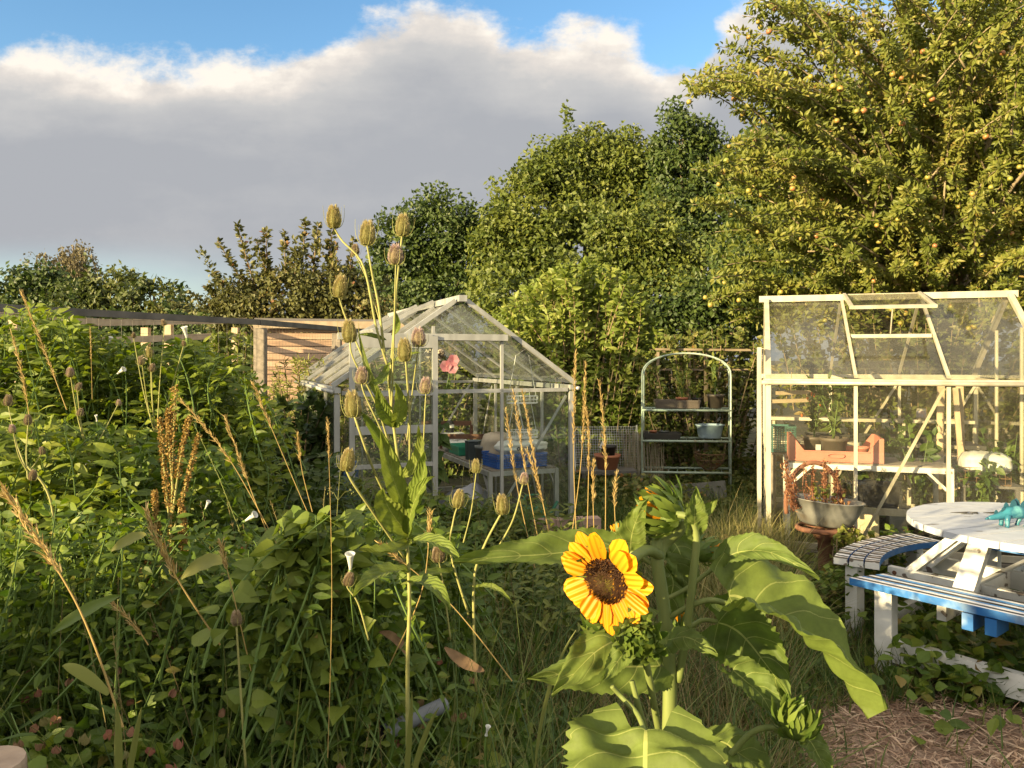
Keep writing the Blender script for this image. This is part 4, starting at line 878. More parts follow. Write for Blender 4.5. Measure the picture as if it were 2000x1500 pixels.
# hanging wire trays
for z, lab in ((1.10, 'upper white wire tray hanging near the right glass of the open greenhouse'), (.80, 'lower white wire tray hanging near the right glass of the open greenhouse')):
    g = G(); 
    for dz in (0, .03, .06): g.tube([(.14 * math.cos(a), .10 * math.sin(a), dz) for a in np.linspace(0, 6.283, 22)], .0035, 5)
    for k in range(18): a = k * .349; g.tube([(.14 * math.cos(a), .10 * math.sin(a), .06), (.14 * math.cos(a), .10 * math.sin(a), 0), (-.14 * math.cos(a), .10 * math.sin(a), 0)], .0025, 4)
    for s in (-1, 1): g.tube([(s * .13, 0, .06), (s * .06, 0, .42)], .003, 4)
    o = g.obj('wire_tray', WHITE, None); o.location = w1(1.66, .42, z); o.rotation_euler = (0, 0, G1A); tag(o, lab, 'wire tray', 'hanging wire trays')
o = G().lathe([(.001, 0), (.045, 0), (.05, .09), (.03, .12), (.028, .13), (.001, .13)], n=14).obj('white_bottle', WHITEPL, None, True); o.location = w1(1.72, .5, .70); tag(o, 'white plastic bottle under the lower hanging wire tray', 'bottle'); G().lathe([(.03, .12), (.03, .15), (.001, .15)], n=10).obj('cap', WHITE, o)
o.location = w1(1.72, .62, bz); 
PEACH = mat('peach_fabric', (.52, .34, .26), (.42, .27, .20), 6, .8)
o = G().lathe([(.001, .03), (.05, .028), (.07, .015), (.085, 0), (.086, -.01), (.001, -.012)], n=22).obj('sun_hat', PEACH, None, True); o.location = w1(.42, .10, 1.12); o.rotation_euler = (rad(80), 0, G1A); tag(o, 'round peach coloured hat hung behind the sliding door glass', 'hat'); G().bar((0, 0, -.005), (0, .14, -.005), .006, .006).obj('hanger', WHITE, o)
o = G().box((0, 0, .2), (.12, .1, .4)).obj('blue_canister', BLUEP, None); o.location = w1(.18, .5, .25); o.rotation_euler = (0, 0, G1A); tag(o, 'blue plastic container low down behind the sliding door', 'container'); G().lathe([(.001, .4), (.03, .4), (.03, .44), (.001, .44)], n=12).obj('cap', BLACKP, o); G().box((0, 0, -.13), (.16, .14, .25)).obj('block', TIMBER, o)
o = G().box((0, 0, .12), (.22, .14, .22)).obj('watering_can', GREENP, None); o.location = w1(1.62, .12, .02); o.rotation_euler = (0, 0, G1A); tag(o, 'green watering can on the floor under the near end of the grey bench', 'watering can'); G().tube([(.11, 0, .1), (.2, 0, .2), (.24, 0, .26)], .014, 8).obj('spout', GREENP, o); G().tube([(-.1, 0, .24), (-.05, 0, .33), (.06, 0, .33), (.1, 0, .24)], .01, 8).obj('handle', GREENP, o)
# hollyhock growing in the doorway
LM_holly = leafmat('hollyhock_foliage', [(0, (.04, .075, .012)), (1, (.09, .14, .025))], .3)
b0 = w1(.86, .55, 0); t = thing('hollyhock', 'tall hollyhock with pink blooms growing in the open greenhouse doorway', 'flower', b0)
hz = at(884, 715, b0[1])[2] - b0[2]; p = bez((0, 0, 0), (.02, .02, hz * .5), (at(884, 0, b0[1])[0] - b0[0], 0, hz + .06), 12); G().tube(p, np.linspace(.011, .004, 12), 6).obj('stem', GSTEM, t)
g = G(); k = 46; u = R.random(k) ** 1.3 * .75; q = np.stack([np.interp(u * 11, range(12), p[:, j]) for j in range(3)], 1); d = unit(k) * [1, 1, .3] + [0, -.3, 0]
g.leaves(HEART, q + d * .05, d - [0, 0, .5], d + [0, -.5, .6], .16 * (1 - u * .7), .17 * (1 - u * .7)); 
k = 60; u = R.uniform(.5, .95, k); q = np.stack([np.interp(u * 11, range(12), p[:, j]) for j in range(3)], 1); g.leaves(OVA, q, unit(k), unit(k), .035, .03); g.obj('leaves', LM_holly, t)
PK = leafmat('pink_petals', [(0, (.50, .17, .22)), (1, (.62, .32, .35))], .35)
for j, (dx, dz) in enumerate(((-.055, -.03), (.01, .02), (.0, -.045))):
    g = G(); a = np.arange(6) * 1.047; d = np.column_stack([np.cos(a), -.5 + 0 * a, np.sin(a)]); g.leaves(PETAL, np.zeros((6, 3)), d, np.tile([0, -1., 0], (6, 1)), .055, .055); o = g.obj('bloom', PK, t, True); o.location = p[11] + [dx, -.02, dz - .03]
o = sack('dried_flowers', 'bunch of pale dried flowers hanging from the greenhouse roof', w1(1.0, .9, 1.50), G1A, .09, .05, .025, BEIGE, cat='dried flowers', lum=2.5)
g = G(); k = 60; g.leaves(LAN, R.normal(size=(k, 3)) * [.06, .03, .03] + [0, 0, -.02], unit(k) - [0, 0, .8], unit(k), .07, .012); g.obj('foliage', leafmat('dry_flower', [(0, (.4, .32, .16)), (1, (.6, .5, .3))], .2), o); G().bar((0, 0, .05), (0, 0, .28), .003, .003).obj('string', STRAW, o)

# ------------------------------------------------------------------ inside the cream greenhouse
t = bench('white framed bench with dark slats behind the front glass of the cream greenhouse', w2(1.43, .72, 0), G2A + rad(90), 1.14, .50, .615, WHITE, TIMBER, 6)
REDC = mat('faded_red_plastic', (.52, .20, .15), (.44, .16, .12), 5, .6)
bz2 = .63
rc = crate('red_crate', 'faded red plastic crate with low sides on the white framed bench', 'crate', w2(1.46, .50, bz2), G2A + rad(90), .68, .40, .085, REDC, endh=.19)
for s in (-1,): G().tube([(.06 * math.cos(a), -.2155, .05 + .018 * math.sin(a)) for a in np.linspace(0, 6.283, 18)], .006, 6).obj('handle', REDC, rc)
t = pot('plant_pot', 'larger brown pot with a leafy chilli plant standing in the red crate', w2(1.52, .50, bz2 + .013), .105, .165, BROWNP)
LM_tom = leafmat('chilli_foliage', [(0, (.05, .085, .015)), (1, (.12, .15, .03))], .3)
sprig(t, 'leaves', .52, LM_tom, 6, .07, .032, .14, 30, .14)
t = pot('plant_pot', 'brown pot with a white sticker behind the larger one in the red crate', w2(1.42, .36, bz2 + .013), .085, .16, BROWNP); G().box((.0, -.086, .08), (.04, .003, .045)).obj('sticker', WHITE, t)
sprig(t, 'leaves', .50, LM_tom, 5, .06, .03, .12, 26, .14)
g = G()
for k in range(7): c = R.normal(size=3) * [.07, .05, .1] + [0, -.03, .38]; g.lathe([(.001, .012), (.008, .008), (.008, -.006), (.001, -.02)], c=c * [.8, .8, 1] + [0, .02, 0], n=8)
g.obj('chillies', mat('orange_chilli', (.55, .14, .03), (.45, .10, .02)), t)
pot('plant_pot', 'small bright red pot at the right end inside the red crate', w2(1.50, .71, bz2 + .013), .05, .095, REDC)
# rear staging
t = thing('rear_staging', 'two tier slatted staging along the back of the cream greenhouse', 'shelf unit', G2L, G2A)
for z, xa, xb in ((.86, .04, .24), (.66, .04, .50)):
    g = G(); k = 4 if xb < .3 else 7
    for i in range(k): x = xa + (xb - xa) * (i + .5) / k; g.box((x, .93, z), ((xb - xa) / k - .012, 1.76, .014))
    g.obj('shelf', TIMBER, t); g = G(); g.box((xb, .93, z - .005), (.014, 1.78, .03)); g.obj('shelf_edge', ALUW, t)
for y in (.08, .62, 1.22, 1.80):
    for x in (.05, .47): G().box((x, y, .325), (.03, .03, .65)).obj('leg', ALUW, t)
    G().box((.215, y, .75), (.025, .025, .165)).obj('support', ALUW, t)
for k, (y, lab) in enumerate(((.55, 'black seed tray at the left of the rear staging'), (.98, 'black seed tray in the middle of the rear staging'), (1.4, 'black seed tray at the right of the rear staging'))):
    seed_tray(lab, w2(.30, y, .668), .38, .22, .06, BLACKP, 'black seed trays', rz=G2A + rad(90))
GRB = mat('teal_basket_plastic', (.04, .15, .13), (.03, .10, .09), 6, .5)
crate('lattice_basket', 'tall teal lattice basket in the left corner of the cream greenhouse', 'basket', w2(.95, .14, .62), G2A + rad(90), .20, .2, .22, GRB, lattice=True)
o = G().lathe([(.001, 0), (.17, 0), (.17, .015), (.001, .015)], n=4).obj('stool', TIMBER, None); o.location = w2(.95, .15, .60); o.rotation_euler = (0, 0, G2A + rad(45)); tag(o, 'plain timber stool under the tall teal basket', 'stool')
for a in range(4): q = a * 1.5708; G().box((.13 * math.cos(q), .13 * math.sin(q), -.3), (.03, .03, .6)).obj('leg', TIMBER, o)
sack('white_bag', 'white plastic bag bundled at the right of the cream greenhouse', w2(1.25, 1.62, .52), G2A + rad(90), .18, .12, .09, WHITEPL, cat='bag', lum=.7)
g = G()
for z in (0, .05, .1): g.tube([(x, y, z) for x, y in ((-.15, -.1), (.15, -.1), (.15, .1), (-.15, .1), (-.15, -.1))], .0028, 5)
for k in range(9): g.tube([(-.15 + k * .0375, -.1, .1), (-.15 + k * .0375, -.1, 0), (-.15 + k * .0375, .1, 0), (-.15 + k * .0375, .1, .1)], .0016, 4)
o = g.obj('wire_basket', WIRE, None); o.location = w2(1.47, 1.56, .49); o.rotation_euler = (0, 0, G2A + rad(90)); tag(o, 'rusty rectangular wire basket in front of the white plastic bag', 'basket')
t = thing('low_stand', 'low dark stand under the white bag and wire basket', 'stand', w2(1.36, 1.58, 0), G2A)
G().box((0, 0, .475), (.42, .42, .02)).obj('top', DTIMBER, t)
for x in (-.18, .18):
    for y in (-.18, .18): G().box((x, y, .232), (.03, .03, .464)).obj('leg', DTIMBER, t)
t = thing('wooden_stepladder', 'pale wooden stepladder leaning at the back of the cream greenhouse', 'ladder', w2(.62, 1.52, 0), G2A)
for y in (-.09, .09): G().bar((0, y, 0), (-.02, y * .8, 1.22), .055, .03, (1, 0, 0)).obj('rail', PALEWOOD, t)
G().bar((.30, .05, 0), (.02, .03, 1.18), .04, .025, (1, 0, 0)).obj('rear_rail', PALEWOOD, t)
for z in (.3, .6, .9): G().bar((-.01, -.07, z), (-.01, .07, z), .06, .02).obj('tread', PALEWOOD, t)
o = G().lathe([(.001, 0), (.04, 0), (.04, .1), (.001, .1)], n=16).obj('tin_can', ALUW, None, True); o.location = w2(.15, 1.38, .868); tag(o, 'small tin with a coloured label on the upper rear shelf', 'tin'); G().lathe([(.041, .02), (.0415, .02), (.0415, .08), (.041, .08)], n=16).obj('label_band', mat('tin_label', (.5, .35, .32), (.25, .32, .42), 30), o)
g = G()
for i in range(7):
    for j in range(4): pass
o = seed_tray('black perforated tray stored under the white framed bench', w2(1.58, .80, .36), .34, .26, .05, BLACKP, rz=G2A + rad(90)); o.rotation_euler[0] = rad(-55)
g = G()
for i in range(9):
    for j in range(5): g.box((-.13 + i * .0325, -.09 + j * .045, .0153), (.008, .012, .002))
g.obj('holes', WHITEPL, o)
CREAMB = mat('cream_card', (.62, .55, .38), (.52, .45, .30), 6, .8)
o = G().box((0, 0, .13), (.34, .2, .26)).obj('cardboard_box', CREAMB, None); o.location = w2(1.4, .66, .01); o.rotation_euler = (0, 0, G2A + rad(90)); tag(o, 'cream box on the floor under the white framed bench', 'box'); G().box((0, 0, .267), (.36, .22, .012)).obj('lid', CREAMB, o)
o = G().box((0, 0, .10), (.30, .18, .2)).obj('storage_tub', GREYP, None); o.location = w2(1.38, 1.06, .01); o.rotation_euler = (0, 0, G2A + rad(90)); tag(o, 'grey tub on the floor right of the cream box', 'tub'); G().box((0, 0, .206), (.32, .2, .012)).obj('lid', WHITEPL, o)
for zz, yy0, lab in ((1.02, .2, 'upper pale plank hung high in the left corner of the cream greenhouse'), (.95, .16, 'lower pale plank hung high in the left corner of the cream greenhouse')):
    o = G().bar(w2(1.2, yy0 - .12, zz + .12), w2(1.1, yy0 + .2, zz + .13), .06, .03).obj('wood_plank', PALEWOOD, None); tag(o, lab, 'plank', 'hung planks')
    G().bar(w2(1.15, yy0, zz + .14), w2(1.15, yy0, zz + .30), .004, .004).obj('string', STRAW, o)
LM_in = leafmat('greenhouse_plant', [(0, (.045, .085, .015)), (1, (.11, .16, .03))], .35)
for (x, y, h, sp_, lab, n_) in ((1.5, 1.50, .55, .25, 'leafy potted vine beside the wire basket in the cream greenhouse', 9), (1.45, 1.12, .95, .22, 'thin staked vine at the right end of the white framed bench', 5), (.75, .95, .45, .22, 'wilting plant behind the red crate', 7), (1.25, 1.78, .75, .25, 'bushy plant in the right corner of the cream greenhouse', 9), (1.2, .9, .35, .3, 'small weedy plant on the floor of the cream greenhouse', 7)):
    if h > .9 or lab.startswith('wilting'): z0 = 0
    else: z0 = 0
    t = pot('potted_plant', lab, w2(x, y, .0), .09, .15, BLACKP); t['category'] = 'plant'; sprig(t, 'leaves', h + (.35 if lab.startswith('wilting') else 0), LM_in, n_, .075, .06, sp_, 22, .13)

# ------------------------------------------------------------------ bath planter
ZINC = mat('dull_zinc', (.34, .335, .31), (.24, .24, .22), 7, .5, .55, bump=.15, c3=(.20, .15, .10))
PX, PY = at(1612, 700, 5.25)[:2]; ZB = .52
t = thing('bath_planter', 'oval zinc bath planter of dried red stems on a rusty pedestal', 'planter', (PX, PY, ZB))
pr = [(.001, .004), (.15, 0), (.17, .012), (.205, .08), (.232, .165), (.240, .168), (.238, .173), (.226, .165), (.198, .08), (.16, .03), (.001, .03)]
o = G().lathe(pr, n=36, sx=1.02, sy=.78).obj('bath', ZINC, t, True); o.rotation_euler = (0, rad(5), rad(-6))
G().lathe([(.001, .10), (.20, .10)], n=24, sx=1, sy=.76).obj('soil', SOIL, o)
RX = at(1597, 700, 5.3)[0] - PX; g = G()
g.tube([(RX + .195 * math.cos(a), .12, .12 + .285 * math.sin(a)) for a in np.linspace(-.25, math.pi + .25, 28)], .016, 8); g.obj('hoop', RUST, t, True)
g = G().tube([(.185 * math.cos(a), .145 * math.sin(a), -.025) for a in np.linspace(0, 6.2832, 30)], .018, 8); g.obj('wheel_rim', RUST, t, True)
for k in range(4): a = k * .785; G().bar((.18 * math.cos(a), .14 * math.sin(a), -.028), (-.18 * math.cos(a), -.14 * math.sin(a), -.028), .016, .01).obj('spoke', RUST, t)
G().lathe([(.001, -.04), (.075, -.042), (.078, -.07), (.07, -.10), (.05, -.11), (.045, -.45), (.12, -.47), (.12, -.52)], n=18).obj('pedestal', RUST, t, True)
DR = leafmat('dried_red', [(0, (.10, .035, .018)), (.6, (.22, .085, .04)), (1, (.38, .22, .10))], .2)
g = G(); tw = G()
for (px, top, r, n_) in ((1540, 905, .028, 150), (1556, 935, .022, 80), (1533, 925, .025, 110), (1574, 905, .016, 60), (1594, 912, .016, 70), (1612, 925, .02, 60), (1622, 905, .026, 170), (1636, 918, .024, 130), (1583, 950, .02, 50), (1657, 960, .012, 30), (1545, 960, .02, 60)):
    a = at(px, top, 5.2) - [PX, PY, ZB]; b_ = np.array([a[0] * .85, R.uniform(-.1, .05), .11]); a[1] = b_[1]
    g.tube([b_, (a + b_) / 2 + R.normal(size=3) * .01, a], .003, 4); k = int(n_ * 1.9); u = R.random(k); q = b_ + (a - b_) * u[:, None] + R.normal(size=(k, 3)) * r * .42
    g.leaves(DIA, q, unit(k) + [0, 0, .8], unit(k), R.uniform(.012, .026, k), R.uniform(.006, .012, k))
k = 160; q = np.column_stack([R.uniform(-.08, .12, k), R.uniform(-.1, .05, k), R.uniform(.10, .17, k)]); g.leaves(DIA, q, unit(k) + [0, 0, .5], unit(k), .03, .014, 0, R.uniform(.7, 1, k))
g.obj('dried_stems', DR, t)
g = G(); k = 60; q = np.column_stack([R.normal(-.02, .05, k), R.uniform(-.08, .04, k), R.uniform(.12, .26, k)]); g.leaves(OVA, q, unit(k) + [0, 0, .4], unit(k) + [0, -.5, .6], .035, .022); g.obj('green_leaves', LM_willow, t)

# ------------------------------------------------------------------ picnic table
m_top = mat('table_white', (.52, .54, .58), (.42, .44, .48), 8, .55, c3=(.15, .13, .12), detail=10, chip=.315, bump=.3, stretch=(1, 2.2, 1))
def stripes(name, seq, attr, nrep, base):
    m, nt, nn, L = nodes(name); out = N(nt, 'ShaderNodeOutputMaterial'); b = N(nt, 'ShaderNodeBsdfPrincipled'); b.inputs['Roughness'].default_value = .45
    a = N(nt, 'ShaderNodeAttribute', attribute_name=attr); ml = N(nt, 'ShaderNodeMath', operation='MULTIPLY'); ml.inputs[1].default_value = nrep; L.new(a.outputs['Fac'], ml.inputs[0])
    tc = N(nt, 'ShaderNodeTexCoord'); no = N(nt, 'ShaderNodeTexNoise'); no.inputs['Scale'].default_value = 14; L.new(tc.outputs['Object'], no.inputs['Vector'])
    ad = N(nt, 'ShaderNodeMath', operation='MULTIPLY_ADD'); L.new(no.outputs['Fac'], ad.inputs[0]); ad.inputs[1].default_value = base; L.new(ml.outputs[0], ad.inputs[2])
    fr = N(nt, 'ShaderNodeMath', operation='FRACT'); L.new(ad.outputs[0], fr.inputs[0])
    r = N(nt, 'ShaderNodeValToRGB'); r.color_ramp.interpolation = 'CONSTANT'; e = r.color_ramp.elements
    while len(e) < len(seq): e.new(.5)
    for el, (p, c) in zip(e, seq): el.position = p; el.color = c4(c)
    L.new(fr.outputs[0], r.inputs[0]); L.new(r.outputs[0], b.inputs['Base Color']); L.new(b.outputs[0], out.inputs[0]); return m
Wc, Kc, Bc, Gc = (.74, .74, .76), (.035, .033, .035), (.10, .30, .62), (.42, .34, .26)
ST_long = stripes('blue_black_white_stripes', [(0, Kc), (.10, Wc), (.20, Bc), (.30, Kc), (.40, Wc), (.50, Kc), (.62, Bc), (.70, Wc), (.82, Kc), (.92, Wc)], 'lv', .99, .02)
ST_cross = stripes('black_white_cross_stripes', [(0, Wc), (.24, Kc), (.58, Gc), (.68, Wc), (.78, Kc)], 'lu', 9, .5)
BLUEPAINT = mat('sky_blue_paint', (.035, .17, .45), (.025, .13, .38), 8, .45, c3=(.20, .30, .45))
NAVY = mat('navy_paint', (.03, .05, .20), (.02, .04, .15))
TC = np.array([2.86, 4.17]); dB = np.array([-.774, -.633]); dK = np.array([-.633, .774])
pt = thing('picnic_table', 'round white picnic table with painted striped bench seats', 'picnic table', (TC[0], TC[1], .02))
TZ_ = .736; g = G(); Rt = .64; npl = 9; wpl = 2 * Rt / npl
ax = np.array([.93, .37]); ax = ax / np.linalg.norm(ax); pe = np.array([-ax[1], ax[0]])   # planks run along ax
for i in range(npl):
    a = -Rt + i * wpl + .004; b = a + wpl - .008; o_ = []
    for y in np.linspace(a, b, 5): o_.append((math.sqrt(max(Rt * Rt - y * y, .0009)), y))
    poly = [(x, y) for x, y in o_] + [(-x, y) for x, y in o_[::-1]]; k = len(poly); zt = TZ_ - R.random() * .002
    v = [(*(ax * x + pe * y), zt - .034) for x, y in poly] + [(*(ax * x * .995 + pe * y), zt) for x, y in poly]
    g.faces(v, [tuple(range(k))[::-1], tuple(range(k, 2 * k))] + [(j, (j + 1) % k, k + (j + 1) % k, k + j) for j in range(k)])
g.obj('tabletop', m_top, pt)
BRWOOD = mat('bare_brown_wood', (.13, .07, .045), (.08, .045, .03), 8, .8)
for s in (-.3, .3): G().bar((*(pe * -.52 + ax * s), TZ_ - .058), (*(pe * .52 + ax * s), TZ_ - .058), .07, .04).obj('batten', BRWOOD, pt)
g = G(); c0 = at(1905, 1000, 4.45)[:2] - TC
for tri in (((-.14, .01), (-.02, .035), (-.05, -.005)), ((.0, -.03), (.03, .03), (-.015, .02)), ((.05, .01), (.14, .035), (.11, -.012)), ((-.1, -.03), (-.02, -.012), (-.03, -.03))):
    v = [(c0[0] + x, c0[1] + y, TZ_ + z) for z in (.001, .003) for x, y in tri]; g.faces(v, [(2, 1, 0), (3, 4, 5), (0, 1, 4, 3), (1, 2, 5, 4), (2, 0, 3, 5)])
g.obj('painted_mark', mat('dark_paint', (.06, .055, .05)), pt)
zb = .455
for d, nm, mtop, curve in ((dB, 'b', ST_long, .0), (dK, 'k', ST_cross, .10), (-dB, 'b', ST_long, .0), (-dK, 'k', ST_cross, .10)):
    tg = np.array([d[1], -d[0]]); hl = .63 if nm == 'b' else .50; ro = 0 if nm == 'b' else .16
    if nm == 'k' and (d @ dK) > 0: tg = np.array([d[1], -d[0]])
    g = G(); nu = 40
    for pl in range(3):
        r0 = .60 + ro + pl * .082; r1 = r0 + .074; uu = np.linspace(-1, 1, nu); vs = np.array([0, 0, 1, 1.]); rows = []
        sag = curve * uu ** 2
        for (rr_, zz_) in ((r0, zb - .038), (r0, zb), (r1, zb), (r1, zb - .038), (r0, zb - .038)):
            ln = hl * (.86 + .14 * (rr_ - ro - .6) / .24); rows.append(np.column_stack([np.outer(uu * ln, tg) + np.outer(rr_ - sag, d), np.full(nu, zz_)]))
        V = np.stack(rows, 1); lu = np.repeat(((uu + 1) / 2)[:, None], 5, 1); lv = np.tile(np.array([0, 0, 1, 1, 0]) / 3 + pl / 3, (nu, 1))
        lv = np.tile((np.array([r0, r0, r1, r1, r0]) - ro - .6) / .238, (nu, 1))
        # top strip striped, sides plain
        g.grid(V[:, 1:3], 0, lu=lu[:, 1:3], lv=lv[:, 1:3]); sm = 1
        for s_ in ((0, 1), (2, 3), (3, 4)): g.grid(V[:, list(s_)], sm if nm == 'b' else (0 if pl == 2 and s_ == (2, 3) else 1), lu=lu[:, list(s_)], lv=lv[:, list(s_)])
        for e in (0, nu - 1): g.faces(V[e, :4], [(0, 1, 2, 3)], 2)
    g.obj('bench_seat', [mtop, BLUEPAINT, NAVY if nm == 'b' else WHITEW], pt)
    for s in (-1, 1):
        q = d * (.74 + ro) + tg * s * (.48 if nm == 'b' else .40) - (d * .08 if curve else 0); G().bar((*q, -.02), (*q, zb - .042), .09, .07, (*d, 0)).obj('bench_leg', WHITE, pt)
    q = d * .74 - (d * .08 if curve else 0); G().bar((*(q - tg * .44), .10), (*(q + tg * .44), .10), .05, .12).obj('ground_rail', WHITE, pt)
    q = d * .80; 
    for s in (-.05, .05): G().bar((*(d * (.68 + ro) + tg * s), zb - .085), (*(d * (.835 + ro) + tg * s), zb - .085), .05, .08).obj('bearer_end', BLUEPAINT if nm == 'b' else WHITEW, pt)
    for s in (-.17, .17):
        G().bar((*(d * .62 + tg * s), .36), (*(d * .28 + tg * s * 1.0), TZ_ - .037), .045, .10, (*tg, 0)).obj('table_leg', WHITE, pt)
for d in (dB, dK):
    tg = np.array([d[1], -d[0]]); z = .35 if d is dK else .352
    for s in (-.22, .22): 
        o = G().bar((*(d * .70 + tg * s), z), (*(-d * .70 + tg * s), z), .045, .10).obj('beam', WHITEW, pt)
        if d is dK:
            g = G()
            for xx, dz in ((.66, .02), (.62, -.025), (-.66, .02)): g.lathe([(.001, .004), (.012, .003), (.013, 0)], c=(*(d * xx + tg * (s + .024 * np.sign(s))), z + dz), n=10, axis=(*(tg * np.sign(s)), 0))
            g.obj('bolts', RUST, pt)
# dinosaur toy
TEAL = mat('teal_rubber', (.03, .19, .25), (.02, .11, .17), 14, .4, c3=(.12, .34, .36)); DTEAL = mat('dark_teal_rubber', (.02, .09, .13), (.02, .07, .10), 9, .4)
c = at(1982, 1008, 4.1); t = thing('dinosaur_toy', 'teal plated dinosaur toy standing on the round white table', 'toy', (c[0], c[1], TZ_ + .021), rad(6))
sp_ = np.array([(-.155, 0, .045), (-.14, 0, .048), (-.12, 0, .05), (-.09, 0, .055), (-.05, 0, .068), (0, 0, .078), (.05, 0, .07), (.10, 0, .055), (.15, 0, .045), (.20, 0, .045)]); rr_ = [.005, .012, .015, .018, .03, .037, .032, .018, .009, .003]
g = G().tube(sp_, rr_, 12)
for x, y, f in ((-.05, .022, -1), (-.055, -.022, -1), (.045, .024, 1), (.05, -.024, 1)):
    g.tube([(x, y, .065), (x + .008 * f, y * 1.15, .035), (x - .006, y * 1.15, .012), (x - .012, y * 1.15, 0)], [.017, .013, .010, .011], 8)
g.tube([(-.155, 0, .045), (-.168, 0, .043)], [.008, .004], 8); g.obj('body', TEAL, t, True)
g = G()
for i, x in enumerate(np.linspace(-.10, .13, 9)):
    h = .022 + .02 * math.exp(-((x - .01) / .06) ** 2); z = np.interp(x, sp_[:, 0], sp_[:, 2] + np.array(rr_)) - .004; w = h * .55; y = .008 * (-1) ** i
    g.faces([(x - w, y - .002, z), (x + w, y - .002, z), (x + w * .6, y - .001, z + h * .7), (x, y, z + h), (x - w * .6, y - .001, z + h * .7), (x - w, y + .002, z), (x + w, y + .002, z), (x + w * .6, y + .002, z + h * .7), (x, y + .001, z + h), (x - w * .6, y + .002, z + h * .7)], [(0, 1, 2, 3, 4), (9, 8, 7, 6, 5), (1, 6, 7, 2), (2, 7, 8, 3), (3, 8, 9, 4), (4, 9, 5, 0)])
g.obj('back_plates', DTEAL, t)
# ------------------------------------------------------------------ sunflower
SUNL = leafmat('sunflower_leaf', [(0, (.095, .138, .028)), (1, (.135, .178, .034))], .34, .62, veins=5, spec=.3)
PET = leafmat('sunflower_petal', [(0, (.66, .24, .006)), (.5, (.74, .30, .008)), (1, (.78, .36, .015))], .3, .5, tcol=1.1, streak=22)
DISC = leafmat('sunflower_disc', [(0, (.17, .16, .02)), (.36, (.15, .12, .015)), (.5, (.05, .022, .008)), (.85, (.06, .022, .008)), (.93, (.08, .03, .008)), (1, (.38, .18, .01))], .05, .8)
SEPAL = leafmat('sunflower_sepal', [(0, (.07, .12, .02)), (1, (.16, .21, .04))], .3)
SST = mat('sunflower_stem', (.17, .20, .055), (.12, .155, .04), 25, .65, stretch=(3, 3, .3))
sf = thing('sunflower', 'sunflower in the foreground with one open yellow bloom, buds and broad toothed leaves', 'sunflower', (.27, 1.3, 0))
SFB = np.array([.27, 1.3, 0])
def bigleaf(base, ctrl, tip, hw, nrm, fold=.25, heart=.18, droop=0, curl=0, teeth=17, name='leaf'):
    base, ctrl, tip = (at(*p) for p in (base, ctrl, tip)); nu, nv = 72, 21
    u = np.linspace(0, 1, nu); c = bez(base, ctrl, tip, nu); T = np.gradient(c, axis=0); T /= np.linalg.norm(T, axis=1)[:, None]
    nr = np.asarray(nrm, float); X = np.cross(T, nr); X /= np.linalg.norm(X, axis=1)[:, None]; U = np.cross(X, T)
    v = np.linspace(-1, 1, nv); w = hw * (u + .015) ** .42 * (1 - u) ** 1.0 / .585
    Lg = np.linalg.norm(c[-1] - c[0]); UU, VV = np.meshgrid(u, v, indexing='ij'); av = np.abs(VV)
    back = -heart * Lg * av ** 1.6 * (1 - UU) ** 4
    tooth = np.abs(((UU * teeth) % 1) - .35) * 2; edge = (av > .93)
    ww = w[:, None] * VV * np.where(edge, 1 + .10 * (tooth - .5), 1)
    up = fold * hw * (av ** 1.4) * (1 - .4 * UU) - curl * hw * av ** 3 + .05 * hw * np.sin(UU * 26 + av * 3) * av + droop * hw * UU ** 2
    up += .05 * hw * np.cos((UU - av ** 1.4 * .26) * 5 * 2 * np.pi) * (1 - av) * av * 4 + .07 * hw * np.sin(UU * 9 + 5 * VV + base[0] * 40)
    V = c[:, None] + T[:, None] * back[..., None] + X[:, None] * ww[..., None] + U[:, None] * up[..., None]
    o = G().grid(V - SFB, 0, R.random(), UU, VV).obj(name, SUNL, sf, True); return o
def stemtube(pts, r, name='stem'):
    return G().tube(np.array([at(*p) for p in pts]) - SFB, r, 10).obj(name, SST, sf, True)
def smooth(pts, n=24):
    P = np.array(pts, float); t = np.linspace(0, len(P) - 1, n); i = np.clip(t.astype(int), 0, len(P) - 2); f = (t - i)[:, None]
    P0 = P[np.clip(i - 1, 0, None)]; P1 = P[i]; P2 = P[i + 1]; P3 = P[np.clip(i + 2, None, len(P) - 1)]
    return .5 * (2 * P1 + (P2 - P0) * f + (2 * P0 - 5 * P1 + 4 * P2 - P3) * f ** 2 + (3 * P1 - P0 - 3 * P2 + P3) * f ** 3)
ms = smooth([(1310, 2450, 1.32), (1308, 1800, 1.31), (1306, 1500, 1.30), (1308, 1330, 1.30), (1298, 1200, 1.31), (1284, 1100, 1.32), (1283, 1055, 1.33)], 40)
stemtube(ms, np.linspace(.0135, .0105, 40), 'main_stem')
stemtube(smooth([(1325, 1330, 1.30), (1340, 1240, 1.29), (1354, 1120, 1.28), (1360, 1050, 1.28), (1346, 1012, 1.28), (1322, 1005, 1.29)]), np.linspace(.0068, .006, 24), 'side_stem')
stemtube(smooth([(1300, 1500, 1.29), (1278, 1380, 1.22), (1265, 1310, 1.19), (1255, 1270, 1.18)]), .0058, 'side_stem')
stemtube(smooth([(1262, 1437, 1.10), (1245, 1395, 1.14), (1215, 1362, 1.17), (1195, 1340, 1.17)]), .0038, 'petiole')
stemtube(smooth([(1292, 1520, 1.29), (1266, 1440, 1.2), (1245, 1370, 1.18), (1234, 1330, 1.18)]), .0042, 'petiole')
stemtube(smooth([(1300, 1210, 1.31), (1345, 1185, 1.29), (1385, 1172, 1.28), (1425, 1180, 1.28)]), .0048, 'petiole')
